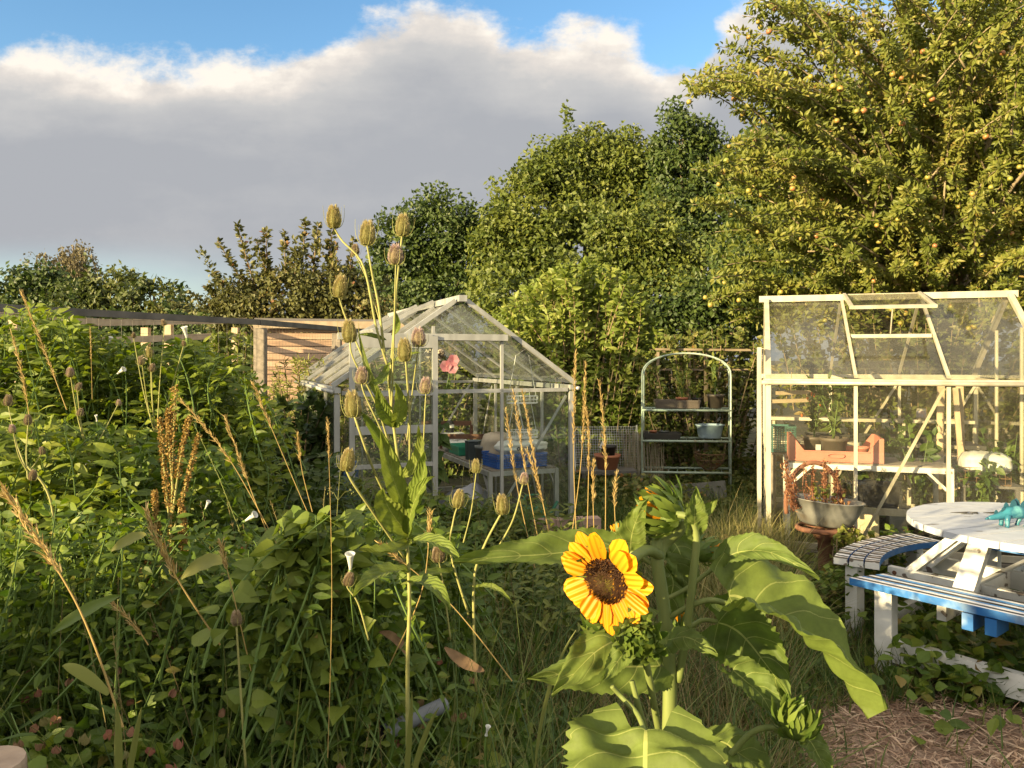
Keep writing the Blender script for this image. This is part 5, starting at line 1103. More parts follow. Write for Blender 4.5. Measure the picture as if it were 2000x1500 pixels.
stemtube(smooth([(1300, 1270, 1.31), (1335, 1235, 1.34), (1370, 1212, 1.36), (1402, 1214, 1.36)]), .004, 'petiole')
stemtube(smooth([(1300, 1170, 1.31), (1340, 1150, 1.32), (1380, 1120, 1.32), (1418, 1092, 1.32)]), .0038, 'petiole')
stemtube(smooth([(1290, 1115, 1.32), (1250, 1085, 1.34), (1210, 1076, 1.36)]), .0045, 'petiole')
stemtube(smooth([(1290, 1110, 1.32), (1268, 1100, 1.34), (1240, 1085, 1.35), (1234, 1066, 1.35)]), .003, 'petiole')
stemtube(smooth([(1306, 1560, 1.30), (1400, 1500, 1.27), (1470, 1430, 1.25), (1530, 1420, 1.22)]), .005, 'petiole')
# leaves
bigleaf((1195, 1072, 1.37), (1050, 1078, 1.33), (884, 1102, 1.27), .046, (-.25, -.70, .62), fold=.25, heart=.1, curl=-.1)
bigleaf((1233, 1080, 1.35), (1225, 1035, 1.33), (1268, 972, 1.30), .036, (-.15, -.9, .35), fold=.2)
bigleaf((1355, 1035, 1.28), (1358, 1000, 1.26), (1358, 950, 1.27), .027, (.1, -.85, .4), fold=.3)
bigleaf((1352, 1012, 1.285), (1385, 1000, 1.28), (1402, 972, 1.27), .016, (.2, -.6, .6), fold=.3)
bigleaf((1415, 1094, 1.32), (1470, 1040, 1.29), (1600, 1133, 1.22), .036, (-.25, -.62, .7), fold=.35, heart=.1)
bigleaf((1425, 1168, 1.28), (1545, 1165, 1.25), (1703, 1400, 1.17), .112, (.84, -.52, .30), fold=.42, heart=.10)
bigleaf((1402, 1214, 1.37), (1470, 1235, 1.36), (1545, 1375, 1.34), .085, (-.35, -.9, .05), fold=.2)
bigleaf((1432, 1312, 1.30), (1480, 1330, 1.27), (1530, 1440, 1.22), .046, (.25, -.62, .72), fold=.35)
bigleaf((1298, 1250, 1.26), (1345, 1232, 1.22), (1402, 1278, 1.18), .034, (.05, -.7, .7), fold=-.15)
bigleaf((1268, 1225, 1.25), (1180, 1240, 1.2), (1078, 1362, 1.13), .062, (-.3, -.70, .6), fold=.1, heart=.14)
bigleaf((1290, 1300, 1.29), (1180, 1300, 1.26), (1030, 1325, 1.22), .058, (-.22, -.80, .55), fold=-.15)
bigleaf((1262, 1437, 1.10), (1258, 1530, 1.03), (1245, 1740, .92), .150, (-.12, -.42, .9), fold=.18, heart=.22, curl=.12, teeth=21)
bigleaf((1250, 1215, 1.18), (1215, 1290, 1.15), (1172, 1335, 1.12), .028, (-.1, -.7, .65), fold=.2)
bigleaf((1572, 1440, 1.22), (1598, 1460, 1.2), (1625, 1530, 1.16), .030, (.1, -.7, .7), fold=.2)
bigleaf((1400, 1450, 1.3), (1450, 1450, 1.27), (1520, 1560, 1.22), .055, (.2, -.5, .8), fold=.2)
bigleaf((1300, 1105, 1.38), (1330, 1140, 1.37), (1290, 1230, 1.36), .05, (.4, -.8, .3), fold=.2)
bigleaf((1310, 1050, 1.40), (1340, 1090, 1.39), (1345, 1180, 1.38), .05, (.3, -.9, .2), fold=.2)
def orient(o, c, d, roll=0):
    q = Vector((0, 0, 1)).rotation_difference(Vector(d)); o.rotation_mode = 'QUATERNION'; o.rotation_quaternion = q @ Quaternion((0, 0, 1), roll); o.location = Vector(c)
def flower(c, d, rd_, pl, pw, nm='flower_head', np_=17, cup=.25):
    g = G(); n = 620; i = np.arange(n) + .5; r = rd_ * np.sqrt(i / n); a = i * 2.39996
    z = rd_ * .30 * (1 - (r / rd_) ** 2) - rd_ * .18 * np.exp(-(r / (rd_ * .35)) ** 2)
    P = np.column_stack([r * np.cos(a), r * np.sin(a), z]); out_ = np.column_stack([np.cos(a) * .4, np.sin(a) * .4, np.ones(n)])
    g.leaves(DIA, P, out_ + R.normal(size=(n, 3)) * .12, np.column_stack([-np.sin(a), np.cos(a), 0 * a]), rd_ * .17 * np.where(r > rd_ * .5, 1.2, .6), rd_ * .085, 0, np.clip(r / rd_ * .8 + R.random(n) * .2 + (R.random(n) < .16) * .5, 0, 1))
    g.lathe([(.001, rd_ * .12), (rd_ * .4, rd_ * .16), (rd_ * .8, rd_ * .08), (rd_ * 1.02, -rd_ * .05), (rd_ * .9, -rd_ * .3), (.001, -rd_ * .4)], n=24, rnd=.5)
    h = g.obj(nm, DISC, sf); orient(h, np.asarray(c) - SFB, d)
    g = G()
    for row, (k, l_, z0, cp) in enumerate(((np_, 1, -.02, cup), (np_ - 4, .92, .0, cup + .12))):
        a = (np.arange(k) + .5 * row) * 2 * np.pi / k + R.normal(size=k) * .10; dd = np.column_stack([np.cos(a), np.sin(a), cp + R.normal(size=k) * .10]); 
        g.leaves(PETAL, np.column_stack([np.cos(a) * rd_ * .92, np.sin(a) * rd_ * .92, np.full(k, z0 * rd_)]), dd, np.tile([0, 0, 1.], (k, 1)) + R.normal(size=(k, 3)) * .18, pl * l_ * R.uniform(.85, 1.12, k), pw * R.uniform(.85, 1.15, k))
    g.obj('petals', PET, h, True)
    g = G(); k = 26; a = R.random(k) * 6.28; g.leaves(LAN, np.column_stack([np.cos(a) * rd_ * .8, np.sin(a) * rd_ * .8, np.full(k, -rd_ * .3)]), np.column_stack([np.cos(a), np.sin(a), R.normal(-.1, .25, k)]), np.tile([0, 0, -1.], (k, 1)), rd_ * 1.0, rd_ * .45); g.obj('sepals', SEPAL, h, True)
    return h
flower(at(1183, 1134, 1.20), (-.58, -.78, -.20), .036, .050, .033, np_=14)
stemtube(smooth([(1288, 1085, 1.32), (1262, 1075, 1.28), (1225, 1100, 1.235), (1192, 1130, 1.215)]), [.009] * 18 + list(np.linspace(.010, .017, 6)), 'flower_neck')
def bud(c, d, r, ns=46, op=.25, nm='bud', petals=False):
    g = G(); a = np.linspace(0, np.pi, 9); g.lathe([(max(.001, r * .8 * math.sin(q)), -r * .62 * math.cos(q)) for q in a], n=16)
    h = g.obj(nm, SEPAL, sf, True); orient(h, np.asarray(c) - SFB, d); g = G(); i = np.arange(ns) + .5; fr = i / ns; an = i * 2.39996; po = .35 + fr * 1.9
    P = np.column_stack([np.sin(po) * np.cos(an) * .82, np.sin(po) * np.sin(an) * .82, np.cos(po) * .64]) * r
    dd = np.column_stack([np.cos(an) * (op + fr * .9 - .35), np.sin(an) * (op + fr * .9 - .35), 1.1 - fr * .7]) + R.normal(size=(ns, 3)) * .12
    g.leaves(LAN, P, dd, P / r + unit(ns) * .25, r * R.uniform(.7, 1.25, ns), r * .34); g.obj('sepals', SEPAL, h, True)
    if petals:
        g = G(); k = 14; an = np.arange(k) * 6.283 / k; g.leaves(PETAL, np.column_stack([np.cos(an) * .5, np.sin(an) * .5, np.full(k, .35)]) * r, np.column_stack([np.cos(an) * .3, np.sin(an) * .3, np.ones(k)]) + R.normal(size=(k, 3)) * .12, np.column_stack([np.cos(an), np.sin(an), 0 * an]), r * .95, r * .42); g.obj('petals', PET, h, True)
    return h
bud(at(1305, 1005, 1.34), (-.80, -.1, .35), .040, 90, .45, petals=True)
stemtube(smooth([(1283, 1095, 1.325), (1290, 1060, 1.34), (1315, 1030, 1.35), (1318, 1010, 1.35)]), np.linspace(.012, .026, 24), 'flower_neck')
bud(at(1248, 1252, 1.17), (-.1, -.85, .45), .032, 80, .10)
bud(at(1165, 1222, 1.24), (-.5, -.5, .6), .022, 30, .2)
bud(at(1552, 1418, 1.20), (.1, -.3, .95), .030, 70, .25)
bud(at(1350, 1000, 1.285), (.2, -.5, .8), .012, 20, .2)
bud(at(1372, 1078, 1.46), (.9, .3, .1), .026, 40, .2, petals=True); bud(at(1332, 1225, 1.40), (-.1, .3, 1), .02, 40, .2, petals=True); bud(at(1212, 1050, 1.46), (-.1, .4, 1), .02, 36, .2, petals=True)

# ------------------------------------------------------------------ teasels
TEAG = leafmat('teasel_head', [(0, (.20, .20, .06)), (.55, (.34, .30, .12)), (1, (.48, .39, .22))], .25, .7)
TEAB = leafmat('teasel_head_brown', [(0, (.17, .14, .08)), (.6, (.30, .23, .14)), (1, (.42, .33, .25))], .15, .8)
TEAP = leafmat('teasel_lilac', [(0, (.30, .26, .12)), (.5, (.38, .31, .20)), (1, (.48, .34, .38))], .15, .8)
TST = mat('teasel_stem', (.30, .29, .10), (.21, .21, .06), 25, .7); TEAL_L = leafmat('teasel_leaf', [(0, (.13, .18, .03)), (1, (.20, .235, .05))], .35, .5, veins=9)
def head_mesh(L_=.062, w=.019, bracts=True):
    g = G(); pr = [(.001, 0), (w * .7, L_ * .05), (w, L_ * .3), (w * .86, L_ * .62), (w * .5, L_ * .88), (.001, L_)]; g.lathe(pr, n=12, rnd=.2)
    n = 760; i = (np.arange(n) + .5) / n; z = i * L_; r = np.interp(z, [p[1] for p in pr], [p[0] for p in pr]); a = np.arange(n) * 2.39996
    d = np.column_stack([np.cos(a), np.sin(a), .75 + 1.6 * i ** 2]); g.leaves(DIA, np.column_stack([r * np.cos(a), r * np.sin(a), z]), d, np.column_stack([-np.sin(a), np.cos(a), 0 * a]), (.008 + .010 * i ** 3) * R.uniform(.6, 1.2, n), .0026, 0, np.clip(.25 + .5 * R.random(n) + .3 * i, 0, 1))
    return g
def bract_mesh(L_=.062, w=.019):
    g = G()
    for k in range(7):
        a = k * .9 + R.random() * .4; l = R.uniform(.7, 1.35) * L_; c_, s_ = math.cos(a), math.sin(a)
        g.tube(bez((w * .4 * c_, w * .4 * s_, 0), (w * 2.0 * c_, w * 2.0 * s_, -.006 + .1 * l), (w * R.uniform(1.5, 2.2) * c_, w * 1.9 * s_, l * .95), 7), np.linspace(.0012, .0004, 7), 4)
    return g
HM = [head_mesh().mesh('teasel_head', TEAG), head_mesh(.05, .018).mesh('teasel_head', TEAB), head_mesh(.05, .019).mesh('teasel_head', TEAP)]
BM = [bract_mesh().mesh('bracts', TST), bract_mesh(.05, .018).mesh('bracts', TST)]
def teasel(label, base, stems, heads, leaves, group='teasel plants', mains=.0065):
    """stems: polylines in photo coordinates with depth; heads: (px,py,Y,dirx,kind,scale)"""
    b0 = np.array([base[0], base[1], float(gz(*base))]); t = thing('teasel', label, 'teasel', tuple(b0), 0, group)
    for k, (pts, r0, r1) in enumerate(stems):
        P = np.array([at(*p) if len(p) == 3 else np.array(p[:3]) for p in smooth(pts, 20)]) - b0; G().tube(P, np.linspace(r0, r1, 20) * .85, 6).obj('stem', TST, t, True)
    for (px, py, Y, dx, kind, sc) in heads:
        o = link('seed_head', HM[kind], t); c = at(px, py, Y) - b0; o.location = c; o.rotation_euler = (R.normal() * .1, dx, R.random() * 6); o.scale = (sc * .80,) * 3; br = link('bracts', BM[min(kind, 1)], o); br.rotation_euler = (0, 0, R.random() * 6)
    for (b_, m_, e_, hw, nr) in leaves:
        P0, P1, P2 = at(*b_) - b0, at(*m_) - b0, at(*e_) - b0; nu, nv = 18, 7; c = bez(P0, P1, P2, nu); T = np.gradient(c, axis=0); T /= np.linalg.norm(T, axis=1)[:, None]
        X = np.cross(T, np.asarray(nr, float)); X /= np.linalg.norm(X, axis=1)[:, None]; U = np.cross(X, T); u = np.linspace(0, 1, nu); v = np.linspace(-1, 1, nv); UU, VV = np.meshgrid(u, v, indexing='ij')
        w = .78 * hw * (np.sin(np.pi * np.clip(u, .0, 1) ** .75) ** .8 * .95 + .06 * (1 - u)); V = c[:, None] + X[:, None] * (w[:, None] * VV)[..., None] + U[:, None] * (.35 * hw * np.abs(VV) + .1 * hw * np.sin(30 * UU) * np.abs(VV))[..., None]
        G().grid(V, 0, R.random(), UU, VV).obj('leaf', TEAL_L, t, True)
    return t
YT = 2.0
main = [(797, 1560, YT), (796, 1300, YT), (800, 1180, YT), (795, 1060, YT), (780, 920, YT), (765, 800, YT), (757, 715, YT)]
st = [(main, .0072, .004),
      ([(757, 715, YT), (735, 640, YT), (710, 520, YT + .03), (668, 470, YT + .05), (652, 444, YT + .05)], .0042, .003), ([(752, 700, YT), (740, 600, YT), (728, 540, YT), (717, 478, YT)], .0044, .0033),
      ([(760, 760, YT), (768, 660, YT - .03), (775, 560, YT - .05), (785, 462, YT - .05)], .0042, .003), ([(765, 800, YT), (770, 640, YT - .06), (772, 560, YT - .08), (773, 516, YT - .08)], .003, .0022),
      ([(728, 745, YT + .05), (705, 690, YT + .05), (675, 620, YT + .06), (662, 580, YT + .06)], .0035, .0025), ([(760, 870, YT), (735, 790, YT - .02), (690, 700, YT - .05), (684, 668, YT - .05)], .0032, .0024),
      ([(780, 920, YT), (740, 830, YT - .05), (712, 770, YT - .07), (706, 748, YT - .07)], .003, .0023), ([(800, 905, YT), (800, 820, YT - .05), (795, 740, YT - .07), (792, 704, YT - .07)], .0035, .0028),
      ([(795, 860, YT), (805, 770, YT - .02), (814, 700, YT - .05), (818, 676, YT - .05)], .0026, .002), ([(805, 980, YT), (825, 880, YT - .05), (830, 800, YT - .07), (832, 768, YT - .07)], .0026, .002),
      ([(790, 1040, YT), (735, 930, YT - .10), (705, 850, YT - .15), (692, 812, YT - .15)], .004, .0032), ([(745, 640, YT + .1), (722, 560, YT + .12), (705, 520, YT + .12), (694, 498, YT + .12)], .0022, .0016),
      ([(790, 1090, YT), (735, 1010, YT - .1), (690, 945, YT - .15), (676, 918, YT - .15)], .004, .003)]
hd = [(653, 446, YT + .05, -.22, 0, 1.05), (717, 480, YT, -.05, 0, 1.15), (786, 462, YT - .05, .05, 0, 1.0), (773, 517, YT - .08, .0, 2, 1.05), (662, 582, YT + .06, -.15, 0, 1.05), (684, 669, YT - .05, -.1, 0, 1.0), (706, 750, YT - .07, 0, 2, .9), (792, 706, YT - .07, .05, 0, 1.0),
      (818, 677, YT - .05, .05, 2, 1.0), (832, 769, YT - .07, 0, 2, .85), (692, 815, YT - .15, -.1, 0, 1.1), (694, 498, YT + .12, 0, 1, .62), (676, 920, YT - .15, -.1, 0, .95)]
lf = [((765, 800, YT), (720, 770, YT - .1), (700, 640, YT - .05), .012, (0, -1, .3)), ((757, 715, YT), (745, 760, YT - .08), (722, 745, YT - .08), .016, (0, -1, .5)), ((757, 715, YT), (790, 690, YT - .08), (822, 690, YT - .1), .010, (0, -.8, .6)),
      ((770, 830, YT), (740, 800, YT - .06), (738, 760, YT - .08), .022, (0, -1, .1)), ((770, 830, YT), (790, 800, YT - .06), (770, 745, YT - .1), .026, (.4, -1, 0)), ((785, 930, YT), (740, 850, YT - .1), (700, 800, YT - .15), .020, (.2, -1, .3)), ((785, 930, YT), (840, 900, YT - .1), (818, 830, YT - .12), .024, (-.4, -1, .2)),
      ((792, 1000, YT), (760, 920, YT - .12), (742, 840, YT - .15), .034, (.3, -1, .2)), ((792, 1000, YT), (830, 960, YT - .1), (832, 880, YT - .12), .034, (-.4, -1, .2)), ((795, 1040, YT), (740, 980, YT - .12), (752, 950, YT - .14), .044, (0, -1, .4)), ((796, 1050, YT), (800, 960, YT - .12), (850, 930, YT - .2), .026, (-.2, -1, .4)),
      ((797, 1060, YT), (770, 1090, YT - .12), (700, 1075, YT - .2), .034, (0, -.5, .9)), ((797, 1060, YT), (860, 1040, YT - .1), (900, 1105, YT - .16), .028, (0, -.5, .9)), ((798, 1120, YT), (740, 1100, YT - .12), (690, 1170, YT - .2), .035, (0, -.5, .9)), ((798, 1140, YT), (850, 1120, YT - .12), (880, 1200, YT - .2), .03, (0, -.5, .9)),
      ((755, 665, YT), (722, 650, YT), (700, 655, YT), .008, (0, -1, .4)), ((765, 655, YT), (790, 640, YT), (765, 600, YT - .05), .010, (0, -1, .4))]
teasel('tallest teasel with many spiny heads standing in front of the open greenhouse door', at(797, 700, YT)[:2], st, hd, lf)
Yq = 2.4
teasel('low spreading teasel with four spiny heads in front of the potting bench', at(900, 700, Yq)[:2],
    [([(930, 1350, Yq), (925, 1150, Yq), (940, 1080, Yq), (975, 1010, Yq), (983, 1002, Yq)], .006, .004), ([(915, 1200, Yq), (880, 1080, Yq), (885, 1020, Yq), (893, 990, Yq)], .0045, .003), ([(905, 1060, Yq), (920, 1000, Yq), (928, 940, Yq), (930, 922, Yq)], .003, .002), ([(880, 1250, Yq), (868, 1160, Yq), (860, 1110, Yq), (857, 1096, Yq)], .004, .003), ([(960, 1090, Yq), (1000, 1020, Yq - .05), (1020, 950, Yq - .05), (1022, 944, Yq - .05)], .0035, .0025), ([(720, 1250, Yq - .3), (700, 1180, Yq - .3), (680, 1150, Yq - .3), (678, 1142, Yq - .3)], .003, .002)],
    [(983, 1004, Yq, .15, 0, 1.1), (893, 992, Yq, .05, 0, 1.0), (930, 924, Yq, .05, 0, .75), (857, 1098, Yq, .0, 1, 1.15), (1022, 946, Yq - .05, .05, 2, .75), (678, 1144, Yq - .3, -.3, 1, .8)],
    [((940, 1080, Yq), (990, 1060, Yq - .1), (1030, 1085, Yq - .1), .012, (0, -.6, .8)), ((880, 1080, Yq), (850, 1060, Yq - .1), (842, 1020, Yq - .1), .016, (0, -1, .3)), ((925, 1150, Yq), (965, 1130, Yq - .1), (1000, 1180, Yq - .1), .014, (0, -.6, .8)), ((880, 1120, Yq), (830, 1110, Yq - .1), (800, 1150, Yq - .15), .022, (0, -.6, .8))])
hs = [(322, 628, 4.2, 1), (260, 652, 4.0, 1), (360, 668, 3.9, 1), (293, 690, 3.9, 0), (277, 705, 3.8, 1), (296, 718, 3.8, 1), (137, 728, 3.2, 2), (150, 755, 3.2, 1), (232, 785, 3.5, 2), (155, 805, 3.2, 1), (15, 785, 3.0, 1), (25, 838, 2.9, 2), (55, 822, 3.0, 1), (83, 880, 3.0, 1), (62, 930, 2.8, 1)]
for k, grp in enumerate(((0, 1, 2, 3, 4, 5), (6, 7, 8, 9), (10, 11, 12, 13, 14))):
    hx = [hs[i] for i in grp]; mx_ = np.mean([h[0] for h in hx]); Yk = np.mean([h[2] for h in hx]); bx = mx_ + (30, 40, 60)[k]
    lab = ('teasel with brown heads rising out of the thicket toward the fence', 'teasel with lilac grey heads in the bright left thicket', 'teasel with brown and lilac heads at the left picture edge')[k]
    teasel(lab, at(bx, 700, Yk)[:2], [([(bx, 1300, Yk), (bx - 5, 1000, Yk), (mx_ + 5, 850 + 30 * k, Yk)], .006, .004)] + [([(mx_ + 5, 860 + 30 * k, Yk), ((mx_ + h[0]) / 2, (860 + 30 * k + h[1]) / 2 + 10, (Yk + h[2]) / 2), (h[0], h[1] + 2, h[2])], .0035, .0022) for h in hx],
        [(h[0], h[1] + 8, h[2], R.normal() * .25, h[3], .8 * R.uniform(.75, 1.15)) for h in hx], [])
teasel('short teasel whose single grey head sits in the shaded weeds', at(465, 700, 2.0)[:2], [([(480, 1500, 2.0), (470, 1350, 2.0), (462, 1225, 2.0)], .004, .003)], [(462, 1222, 2.0, 0, 1, .8)], [])
# ------------------------------------------------------------------ thicket on the left: separate shrubs
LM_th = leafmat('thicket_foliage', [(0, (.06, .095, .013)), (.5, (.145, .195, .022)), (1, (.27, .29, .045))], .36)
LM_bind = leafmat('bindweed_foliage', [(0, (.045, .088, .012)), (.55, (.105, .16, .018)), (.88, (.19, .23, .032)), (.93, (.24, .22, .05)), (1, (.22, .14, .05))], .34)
LM_herb = leafmat('herb_foliage', [(0, (.038, .075, .012)), (.6, (.078, .128, .018)), (.88, (.125, .17, .03)), (.94, (.22, .20, .05)), (1, (.20, .11, .045))], .28)
def shrub(label, px0, px1, tops, Y0, leaf, tpl, ll, lw, nst, per, ylow, dy=.45, group='shrubs of the left thicket', cat='shrub', name='leafy_shrub'):
    base = np.array([at((px0 + px1) / 2, 700, Y0)[0], Y0, 0]); t = thing(name, label, cat, tuple(base), 0, group); g = G(); tw = G()
    xs_ = np.linspace(px0, px1, len(tops))
    for i in range(nst):
        px = R.uniform(px0, px1); top = np.interp(px, xs_, tops); Y = Y0 + R.uniform(-dy, dy); py = top + (ylow - top) * R.random() ** 1.4
        e = at(px, py, Y) - base; L_ = R.uniform(.25, .7); s0 = e + np.array([R.normal() * .15, R.normal() * .12, -L_])
        p = bez(s0, (s0 + e) / 2 + [R.normal() * .05, -.03, .06], e, 9); tw.tube(p, np.linspace(.0045, .0018, 9), 4); cl = R.random() * .5
        u = np.linspace(.15, .99, per // 2) * 7.99; u = np.repeat(u, 2); j = u.astype(int); q = p[j] + (p[j + 1] - p[j]) * (u - j)[:, None]
        a = np.arange(per) * 1.5708 * 1.03 + R.random() * 6; a[1::2] = a[::2] + np.pi; d = np.column_stack([np.cos(a), np.sin(a), np.full(per, .25)]) + R.normal(size=(per, 3)) * .3
        n_ = np.column_stack([np.cos(a) * -.2 - .2, np.sin(a) * -.2 - .5, np.full(per, .7)]) + R.normal(size=(per, 3)) * .55
        g.leaves(tpl, q + d * .015, d, n_, ll * R.uniform(.65, 1.2, per), lw * R.uniform(.75, 1.2, per), 0, np.clip(cl + R.random(per) * .5, 0, 1))
    tw.obj('stems', GSTEM, t); g.obj('foliage', leaf, t); return t
shrub('bright leafy shrub at the left edge, tallest at the top rail of the fence', -60, 170, [645, 622, 598, 605, 650], 4.3, LM_th, OVA, .074, .030, 320, 20, 1010)
shrub('tall leafy shrub at the end of the thicket beside the wire fence', -420, -50, [700, 650, 630, 620, 610], 4.2, LM_th, OVA, .076, .031, 300, 18, 1100)
shrub('leafy shrub hiding the fence rails between the two fence posts', 120, 330, [655, 642, 652, 670, 700], 4.5, LM_th, OVA, .070, .029, 300, 20, 1010)
shrub('dark green shrub reaching the fence post beside the boarded shed', 290, 520, [720, 665, 670, 700, 770], 4.6, LM_th, OVA, .072, .031, 310, 20, 1020)
shrub('sprawling leafy weeds at the left edge in front of the thicket', -80, 240, [770, 800, 820, 840], 3.5, LM_th, LAN, .085, .030, 220, 16, 1120, group=None)
shrub('heart leaved bindweed climbing the middle of the thicket', 170, 450, [830, 830, 850, 880], 3.7, LM_bind, HEART, .050, .042, 240, 16, 1130, group=None, name='bindweed', cat='climber')
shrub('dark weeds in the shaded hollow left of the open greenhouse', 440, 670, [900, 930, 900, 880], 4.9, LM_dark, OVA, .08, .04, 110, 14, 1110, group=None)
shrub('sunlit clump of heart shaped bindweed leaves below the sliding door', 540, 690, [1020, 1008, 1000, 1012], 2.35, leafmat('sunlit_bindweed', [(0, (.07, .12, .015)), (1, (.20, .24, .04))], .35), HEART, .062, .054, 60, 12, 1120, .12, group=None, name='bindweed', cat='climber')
shrub('weeds with small leaves around the foot of the tallest teasel', 680, 900, [1000, 990, 1010, 1030], 3.2, LM_bind, OVA, .06, .03, 110, 14, 1150, .35, group=None)
shrub('leafy weeds rising at the left of the shaded foreground', -60, 260, [1010, 970, 990, 1020], 2.75, LM_bind, OVA, .05, .024, 170, 18, 1300, .4, group=None, name='tall_weed', cat='weed')
shrub('leafy weeds rising around the foot of the rusty dock', 220, 540, [1000, 1010, 1040, 1060], 2.7, LM_bind, OVA, .046, .022, 170, 18, 1300, .4, group=None, name='tall_weed', cat='weed')
shrub('leafy weeds between the bright bindweed and the teasel stem', 520, 800, [1080, 1100, 1090, 1120], 2.6, LM_bind, OVA, .05, .022, 130, 18, 1330, .4, group=None, name='tall_weed', cat='weed')
shrub('weeds growing along the foot of the open greenhouse', 640, 1130, [930, 940, 975, 970, 985], 5.25, LM_mid, LAN, .08, .02, 240, 16, 1070, .25, group=None)

# ------------------------------------------------------------------ ground cover
def cov_h(x, y):
    h = np.interp(y, [1.0, 1.6, 2.5, 3.3, 4.5, 6], [.30, .42, .55, .62, .70, .45])
    side = np.interp(x / np.maximum(y, .3), [-.65, -.2, -.05, .1, .25], [1.1, 1.0, .8, .45, .2])
    return h * side * (1 + .25 * np.sin(3.1 * x + 1.3 * y) * np.sin(2.3 * y - x))
def area(n, f):
    out_ = []; tot = 0
    while tot < n:
        y = 1.05 + (6.0 - 1.05) * R.random(4000) ** 1.4; x = R.uniform(-1.15, .6, 4000) * y; m = R.random(4000) < f(x, y); out_.append(np.column_stack([x, y])[m]); tot += m.sum()
    return np.concatenate(out_)[:n]
left = lambda x, y: np.clip(np.interp(x / y, [-1.15, -.9, -.05, .05, .16], [.4, 1, 1, .75, 0]), 0, 1)
def leafcover(name, label, n, tpl, ll, lw, leaf, f, hk=1.0, pw=.45):
    c = area(n // 7, f); k = 7; P = np.repeat(c, k, 0) + R.normal(size=(len(c) * k, 2)) * .075; m = len(P)
    z = gz(P[:, 0], P[:, 1]) + cov_h(P[:, 0], P[:, 1]) * hk * (R.random(m) ** pw) * np.repeat(R.uniform(.75, 1.15, len(c)), k)
    d = R.normal(size=(m, 3)) * [1, 1, .35] - [0, .1, .25]; nr = np.array([[-.1, -.4, .8]]) + R.normal(size=(m, 3)) * .55; cl = np.repeat(R.random(len(c)) * .5, k)
    g = G().leaves(tpl, np.column_stack([P, z]), d, nr, ll * R.uniform(.55, 1.25, m), lw * R.uniform(.7, 1.2, m), 0, np.clip(cl + R.random(m) * .5, 0, 1))
    return tag(g.obj(name, leaf), label, 'undergrowth', kind='stuff')
leafcover('bindweed_cover', 'mat of heart shaped bindweed leaves covering the shaded foreground', 26000, HEART, .052, .044, LM_bind, left)
leafcover('herb_cover', 'low dark small leaved herbs in the shaded foreground', 43000, OVA, .040, .022, LM_herb, lambda x, y: left(x, y) * (.4 + .6 * (np.sin(2.7 * x + 4) * np.sin(3.1 * y) > -.2)), .9, .5)
leafcover('lance_weeds', 'narrow leaved weeds scattered through the foreground greenery', 13000, LAN, .08, .018, LM_herb, lambda x, y: np.clip(np.interp(x / y, [-.78, 0, .12, .24], [.8, 1, .8, 0]), 0, 1), 1.1, .4)
# stems among the cover
g = G(); c = area(1500, left)
for x, y in c:
    z = float(gz(x, y)); h = float(cov_h(x, y)) * R.uniform(.7, 1.2); g.tube([(x, y, z), (x + R.normal() * .05, y + R.normal() * .05, z + h * .6), (x + R.normal() * .12, y + R.normal() * .1, z + h)], [.003, .0025, .0015], 3, caps=False)
tag(g.obj('weed_stems', GSTEM), 'thin green stems between the foreground leaves', 'stems', kind='stuff')
# pinkish seed pods of the bindweed
PODM = leafmat('seed_pod', [(0, (.17, .17, .06)), (.4, (.26, .16, .09)), (1, (.27, .11, .08))], .25, .7)
g = G(); c = area(220, lambda x, y: left(x, y) * (y > 1.75) * (y < 3.4) * (x / y < -.05) )
for x, y in c:
    z = float(gz(x, y)) + cov_h(x, y) * R.uniform(1.0, 1.3); a = np.arange(4) * 1.57 + R.random(); d = np.column_stack([np.cos(a) * .35, np.sin(a) * .35, np.ones(4)]) + R.normal(size=3) * .3
    P = np.tile([x, y, z], (4, 1)) + np.column_stack([np.cos(a), np.sin(a), 0 * a]) * .006; g.leaves(OVA, P, d, np.column_stack([np.cos(a), np.sin(a), 0 * a + .3]), R.uniform(.017, .025), .018, 0, np.full(4, R.random()))
tag(g.obj('seed_pods', PODM), 'pinkish brown bindweed seed pods dotted over the shaded foreground leaves', 'seed pods', kind='stuff')
# grasses
GR = leafmat('green_grass', [(0, (.04, .08, .016)), (.6, (.085, .135, .026)), (1, (.20, .20, .06))], .3)
DG = leafmat('dry_grass', [(0, (.10, .08, .035)), (.5, (.18, .14, .06)), (1, (.32, .25, .11))], .25, .7)
def grass(name, label, n, region, h, w, leaf, kind='stuff', lean=.3):
    P = region(n); m = len(P); d = np.column_stack([R.normal(size=m) * lean, R.normal(size=m) * lean, np.ones(m)]); nr = R.normal(size=(m, 3)) * [1, 1, .1]
    g = G(); k = m // 2; z = gz(P[:, 0], P[:, 1]); Q = np.column_stack([P, z]); hh = h * R.uniform(.4, 1.25, m)
    g.leaves(BLADE, Q[:k], d[:k], nr[:k], hh[:k], w * R.uniform(.6, 1.3, k)); g.leaves(BLADE2, Q[k:], d[k:], nr[k:], hh[k:], w * R.uniform(.6, 1.3, m - k))
    return tag(g.obj(name, leaf), label, 'grass', kind=kind)
